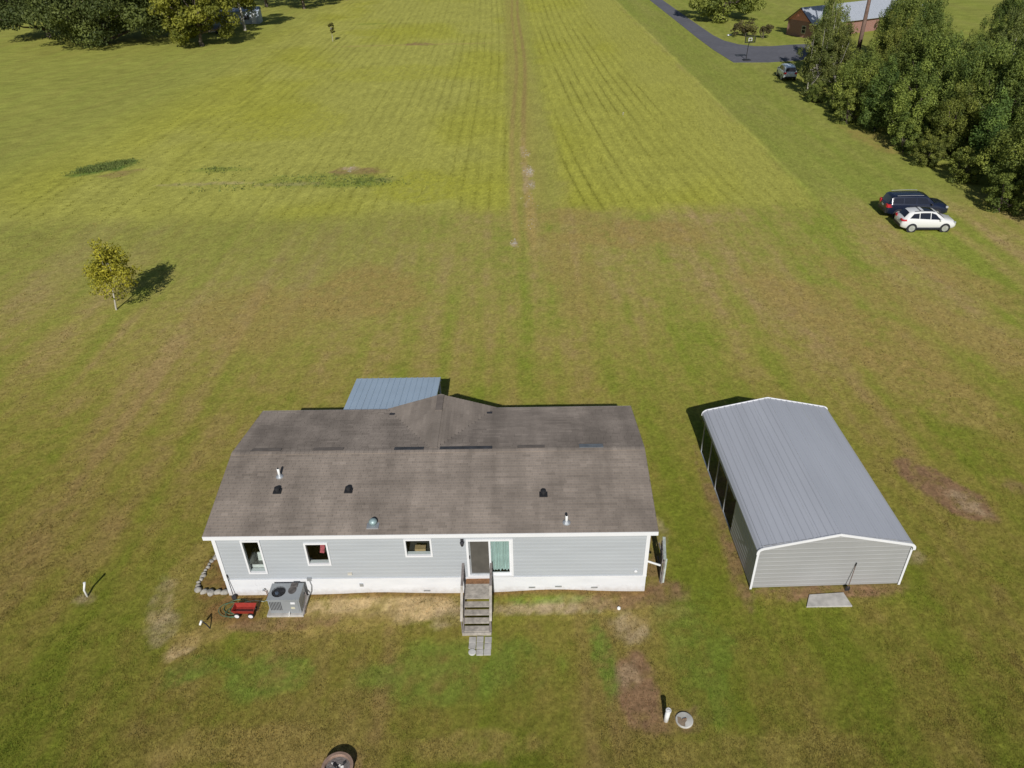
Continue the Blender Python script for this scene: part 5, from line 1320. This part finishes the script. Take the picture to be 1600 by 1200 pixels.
# left oak group
make_tree('live_oak', 'broad dark oak, biggest tree at the upper left', (-79.5, 165.0, 0), 17, 15.0, 0.0, 38000, .50, 120, D1, D2, 21, 'umbrella', tr=.8, mm=m_leafp, fill=.5)
make_tree('live_oak', 'dark oak at the left end of the upper left group', (-96.0, 176.0, 0), 17, 12.5, .3, 24000, .52, 70, D1, D2, 22, 'umbrella', tr=.6, mm=m_leafp, fill=.5)
make_tree('live_oak', 'dark oak crowding the yellow green tree from the left', (-68.5, 174.5, 0), 17, 10.0, .3, 18000, .52, 55, D1, D2, 23, 'umbrella', tr=.6, mm=m_leafp, fill=.5)
make_tree('sycamore_tree', 'yellow green leafy tree right of the dark oaks', (-58.6, 160.0, 0), 15, 8.6, .5, 17000, .50, 64, Y1, Y2, 24, 'round', m_bark, .4, mm=m_leafp, fill=.45)
make_tree('sycamore_tree', 'yellow green tree behind the pale shed at the top', (-55.5, 178.5, 0), 15, 7.0, 4.0, 9000, .52, 40, Y1, Y2, 25, 'round', m_pbark, .3, mm=m_leafp, fill=.45, off=(-1.0, 0))
for i, (x, y, s_) in enumerate(((-50.0, 212.0, 1.0), (-61.0, 218.0, 1.1), (-42.0, 228.0, .9))):
    make_tree('shade_tree', ['dark tree nearest the field at the top left edge', 'dark tree behind the pale shed at the top edge', 'dark tree cut by the top edge beyond the field'][i], (x, y, 0), 13 * s_, 7.5 * s_, 2.0, 6500, .55, 36, D1, M2, 30 + i, 'umbrella', tr=.4, mm=m_leafp)
for i, (x, y) in enumerate(((-131.0, 226.0), (-142.0, 238.0))):
    make_tree('shade_tree', ['dark tree in the extreme top left corner', 'dark tree behind the extreme top left corner tree'][i], (x, y, 0), 14, 9, 2.0, 6500, .6, 36, D1, M2, 36 + i, 'umbrella', tr=.4, mm=m_leafp)

# right side beyond the driveway
make_tree('lawn_tree', 'round dense green tree beside the driveway', (46.6, 176.5, 0), 11, 8.0, .4, 15000, .46, 60, M1, M2, 41, 'round', tr=.35, mm=m_leafp, fill=.55)
m_c = G(.07, .06, .028); m_d = G(.16, .14, .05)
make_tree('shrub', 'sparse brownish shrub left of the other bushes by the driveway', (43.6, 155.5, 0), 2.2, 1.1, .2, 700, .25, 12, m_c, m_d, 42, tr=.05, mm=m_leafp, fill=.3, cat='shrub')
make_tree('shrub', 'widest brownish shrub in the middle by the driveway', (46.0, 156.0, 0), 3.0, 2.1, .2, 1900, .26, 20, m_c, m_d, 43, tr=.06, mm=m_leafp, fill=.3, cat='shrub', stems=3)
make_tree('shrub', 'upright brownish shrub nearest the brick house', (48.6, 153.3, 0), 3.0, 1.3, .2, 1000, .26, 14, m_c, m_d, 44, tr=.05, mm=m_leafp, fill=.3, cat='shrub', stems=3)
b = MB().box((-.45, -.3, 0), (.45, .3, .12)).box((-.35, -.2, .121), (.35, .2, .2)); o = tag(b.build('utility_cover', m_white, bevel=.03), 'small white utility box in the grass near the round tree', 'utility box'); o.location = (43.3, 157.5 , 0)

# pine trunk
pn = empty('pine_tree', (57.0, 130.7, 0), 0, 'tall bare pine trunk rising above the wood', 'tree')
MB().tube([(0, 0, -.3), (.05, 0, 6), (.1, .0, 14), (.2, 0, 22)], [.36, .30, .22, .10], 10).build('trunk', mat('pine_bark', (.20, .13, .10), .95, var=.35, scale=3, stretch=(1, 1, .4), bump=.6), pn, True)
me, _c = crown_mesh('crown', 77, 4.5, 15.5, 23, 6500, .5, 30, G(.03, .05, .018), G(.09, .11, .03), 'round', m_leafp); o = bpy.data.objects.new('crown', me); COL.objects.link(o); o.parent = pn

# the wood on the right: prototypes, then copies
WT = {}
WT['a'] = make_tree('wood_tree', 'p', (0, 0, 0), 9, 3.6, -.4, 24000, .19, 170, M1, M2, 51, 'egg', tr=.18, fill=.35, vz=1.3)
WT['b'] = make_tree('wood_tree', 'p', (0, 0, 0), 10, 3.2, -.4, 23000, .19, 160, M1, G(.28, .30, .055), 52, 'egg', tr=.16, fill=.35, vz=1.3)
WT['c'] = make_tree('wood_tree', 'p', (0, 0, 0), 8, 2.7, -.3, 17000, .18, 130, G(.06, .10, .024), G(.21, .27, .055), 53, 'cone', tr=.15, fill=.4, up=.6, vz=1.4)
WT['d'] = make_tree('wood_tree', 'p', (0, 0, 0), 10.5, 2.6, .0, 16000, .20, 130, G(.08, .10, .026), G(.24, .26, .065), 54, 'egg', m_pbark, .12, fill=.3, stems=2, vz=1.4)
WT['e'] = make_tree('wood_tree', 'p', (0, 0, 0), 4.2, 2.4, -.5, 11000, .18, 85, M1, M2, 55, 'round', tr=.08, fill=.4, stems=2)
WT['f'] = make_tree('wood_tree', 'p', (0, 0, 0), 11.5, 4.2, -.3, 28000, .21, 190, G(.07, .105, .024), G(.25, .29, .055), 56, 'egg', tr=.22, fill=.35, vz=1.25)
used = set()
def put(k, x, y, s_, label, group=None, rz=None):
    rz = rnd.uniform(0, 6.28) if rz is None else rz; t = WT[k]
    if k not in used:
        used.add(k); t.location = (x, y, 0); t.rotation_euler = (0, 0, rz); t.scale = (s_,) * 3 if isinstance(s_, float) else s_; t['label'] = label
        if group: t['group'] = group
        elif 'group' in t: del t['group']
        return t
    r_ = dup(t, (x, y, 0), rz, s_, label)
    if group: r_['group'] = group
    elif 'group' in r_: del r_['group']
    return r_
# edge trees, nearest the lawn, told apart by what they stand beside
edge = [('d', 41.9, 108.0, .95, 'slender pale stemmed tree at the corner of the wood by the pale car'),
        ('d', 45.6, 115.0, (.68, .68, 1.3), 'tall slender tree rising beside the pale car'),
        ('d', 46.6, 112.0, .8, 'slender tree just behind the pale stemmed corner tree'),
        ('e', 41.0, 104.0, .6, 'low bush at the foot of the pale stemmed corner tree'),
        ('a', 44.2, 98.0, .92, 'leafy tree second along the wood edge from the driveway'),
        ('c', 43.0, 89.6, 1.0, 'dark conical evergreen on the wood edge above the parked cars'),
        ('e', 41.6, 93.6, .95, 'rounded bush left of the conical evergreen'),
        ('a', 44.6, 84.0, .92, 'leafy tree right of the conical evergreen'),
        ('b', 46.0, 79.0, .80, 'yellow tinged tree on the wood edge straight behind the dark car'),
        ('c', 47.2, 74.5, .95, 'narrow evergreen on the wood edge right of the dark car'),
        ('a', 46.0, 66.5, .92, 'bushy tree on the wood edge nearest the white car'),
        ('e', 44.2, 71.5, .75, 'low bush between the parked cars and the wood'),
        ('e', 43.4, 81.5, .8, 'low bush in front of the yellow tinged edge tree'),
        ('e', 43.6, 63.8, .8, 'low bush at the shaded foot of the tree nearest the white car'),
        ('e', 43.0, 76.6, .7, 'low bush just left of the narrow evergreen'),
        ('e', 42.6, 99.6, .8, 'low bush under the second tree along the wood edge'),
        ('b', 45.6, 60.0, .88, 'leafy tree cut by the right picture edge beside the cars')]
for k, x, y, s_, lab in edge: put(k, x, y, s_, lab)
def pix(x, y, z):
    d = Vector((x, y, z - CAM_H)); w_ = d.dot(_f); return 800 + FPX * d.dot(RR) / w_, 600 - FPX * d.dot(UU) / w_
KIND = {'a': 'round leafy green tree standing deep in the wood', 'b': 'yellow tinged green tree standing deep in the wood', 'c': 'narrow dark evergreen standing deep in the wood',
        'd': 'slender pale stemmed tree standing deep in the wood', 'f': 'tall broad green tree standing deep in the wood'}
HT = {'a': 9, 'b': 10, 'c': 8, 'd': 10.5, 'f': 11.5}
placed = [(x, y) for _, x, y, _, _ in edge]
wr = random.Random(3)
for trial in range(2600):
    y = wr.uniform(56, 131); x = wr.uniform(46, 84)
    px, py = pix(x, y, 3)
    if px > 1690 or x < 46.5 + max(0, (y - 112)) * .25: continue
    if abs(x - 57) < 2.2 and abs(y - 130.7) < 8: continue
    if any((x - a) ** 2 + (y - b) ** 2 < 3.9 ** 2 for a, b in placed): continue
    k = wr.choice('aabbcdff'); s_ = wr.uniform(.72, 1.0) + .25 * sstep(98, 118, y) * (px > 1540 or px < 1465)
    cap = 46 if 1468 < px < 1545 else (-20 if px > 1545 or y > 108 else 6)
    if 1310 < pix(x, y, 6)[0] < 1385 and y < 131: cap = 80
    while pix(x, y, HT[k] * s_ * 1.06)[1] < cap and s_ > .35: s_ *= .95
    placed.append((x, y)); put(k, x, y, (float(s_) * .86, float(s_) * .86, float(s_) * 1.06), KIND[k], 'trees deep in the wood: ' + KIND[k].split(' tree')[0].split(' evergreen')[0])

# pale stones in the wheel track and litter
V_, F_ = [], []
bm = bmesh.new(); bmesh.ops.create_icosphere(bm, subdivisions=1, radius=1); iv = [v_.co.copy() for v_ in bm.verts]; fi = [tuple(v_.index for v_ in f_.verts) for f_ in bm.faces]; bm.free()
gm_ = MB()
for cx_, cy_, n_, sp_, r_ in ((2.25, 84.2, 16, .5, .09), (2.35, 77.8, 34, .45, .10), (2.4, 73.5, 16, .35, .09), (2.0, 69.0, 14, .7, .06), (1.9, 63.5, 14, .8, .06), (.45, 59.0, 22, .3, .09), (-16.6, 79.9, 16, .35, .09), (15.2, 100.4, 8, .3, .10)):
    for _ in range(n_):
        x, y = rnd.gauss(cx_, sp_ * .45), rnd.gauss(cy_, sp_ * 1.5); r = r_ * rnd.uniform(.4, 1.2); M_ = Matrix.Translation((x, y, r * .15)) @ Matrix.Rotation(rnd.uniform(0, 6), 4, 'Z') @ Matrix.Diagonal((r, r * rnd.uniform(.6, 1), r * .6, 1))
        gm_.add([M_ @ (q * rnd.uniform(.8, 1.15)) for q in iv], fi)
tag(gm_.build('track_gravel', mat('limestone', (.36, .33, .26), .9, var=.2, scale=5)), 'pale limestone gravel scattered along the wheel track', 'gravel', kind='stuff')
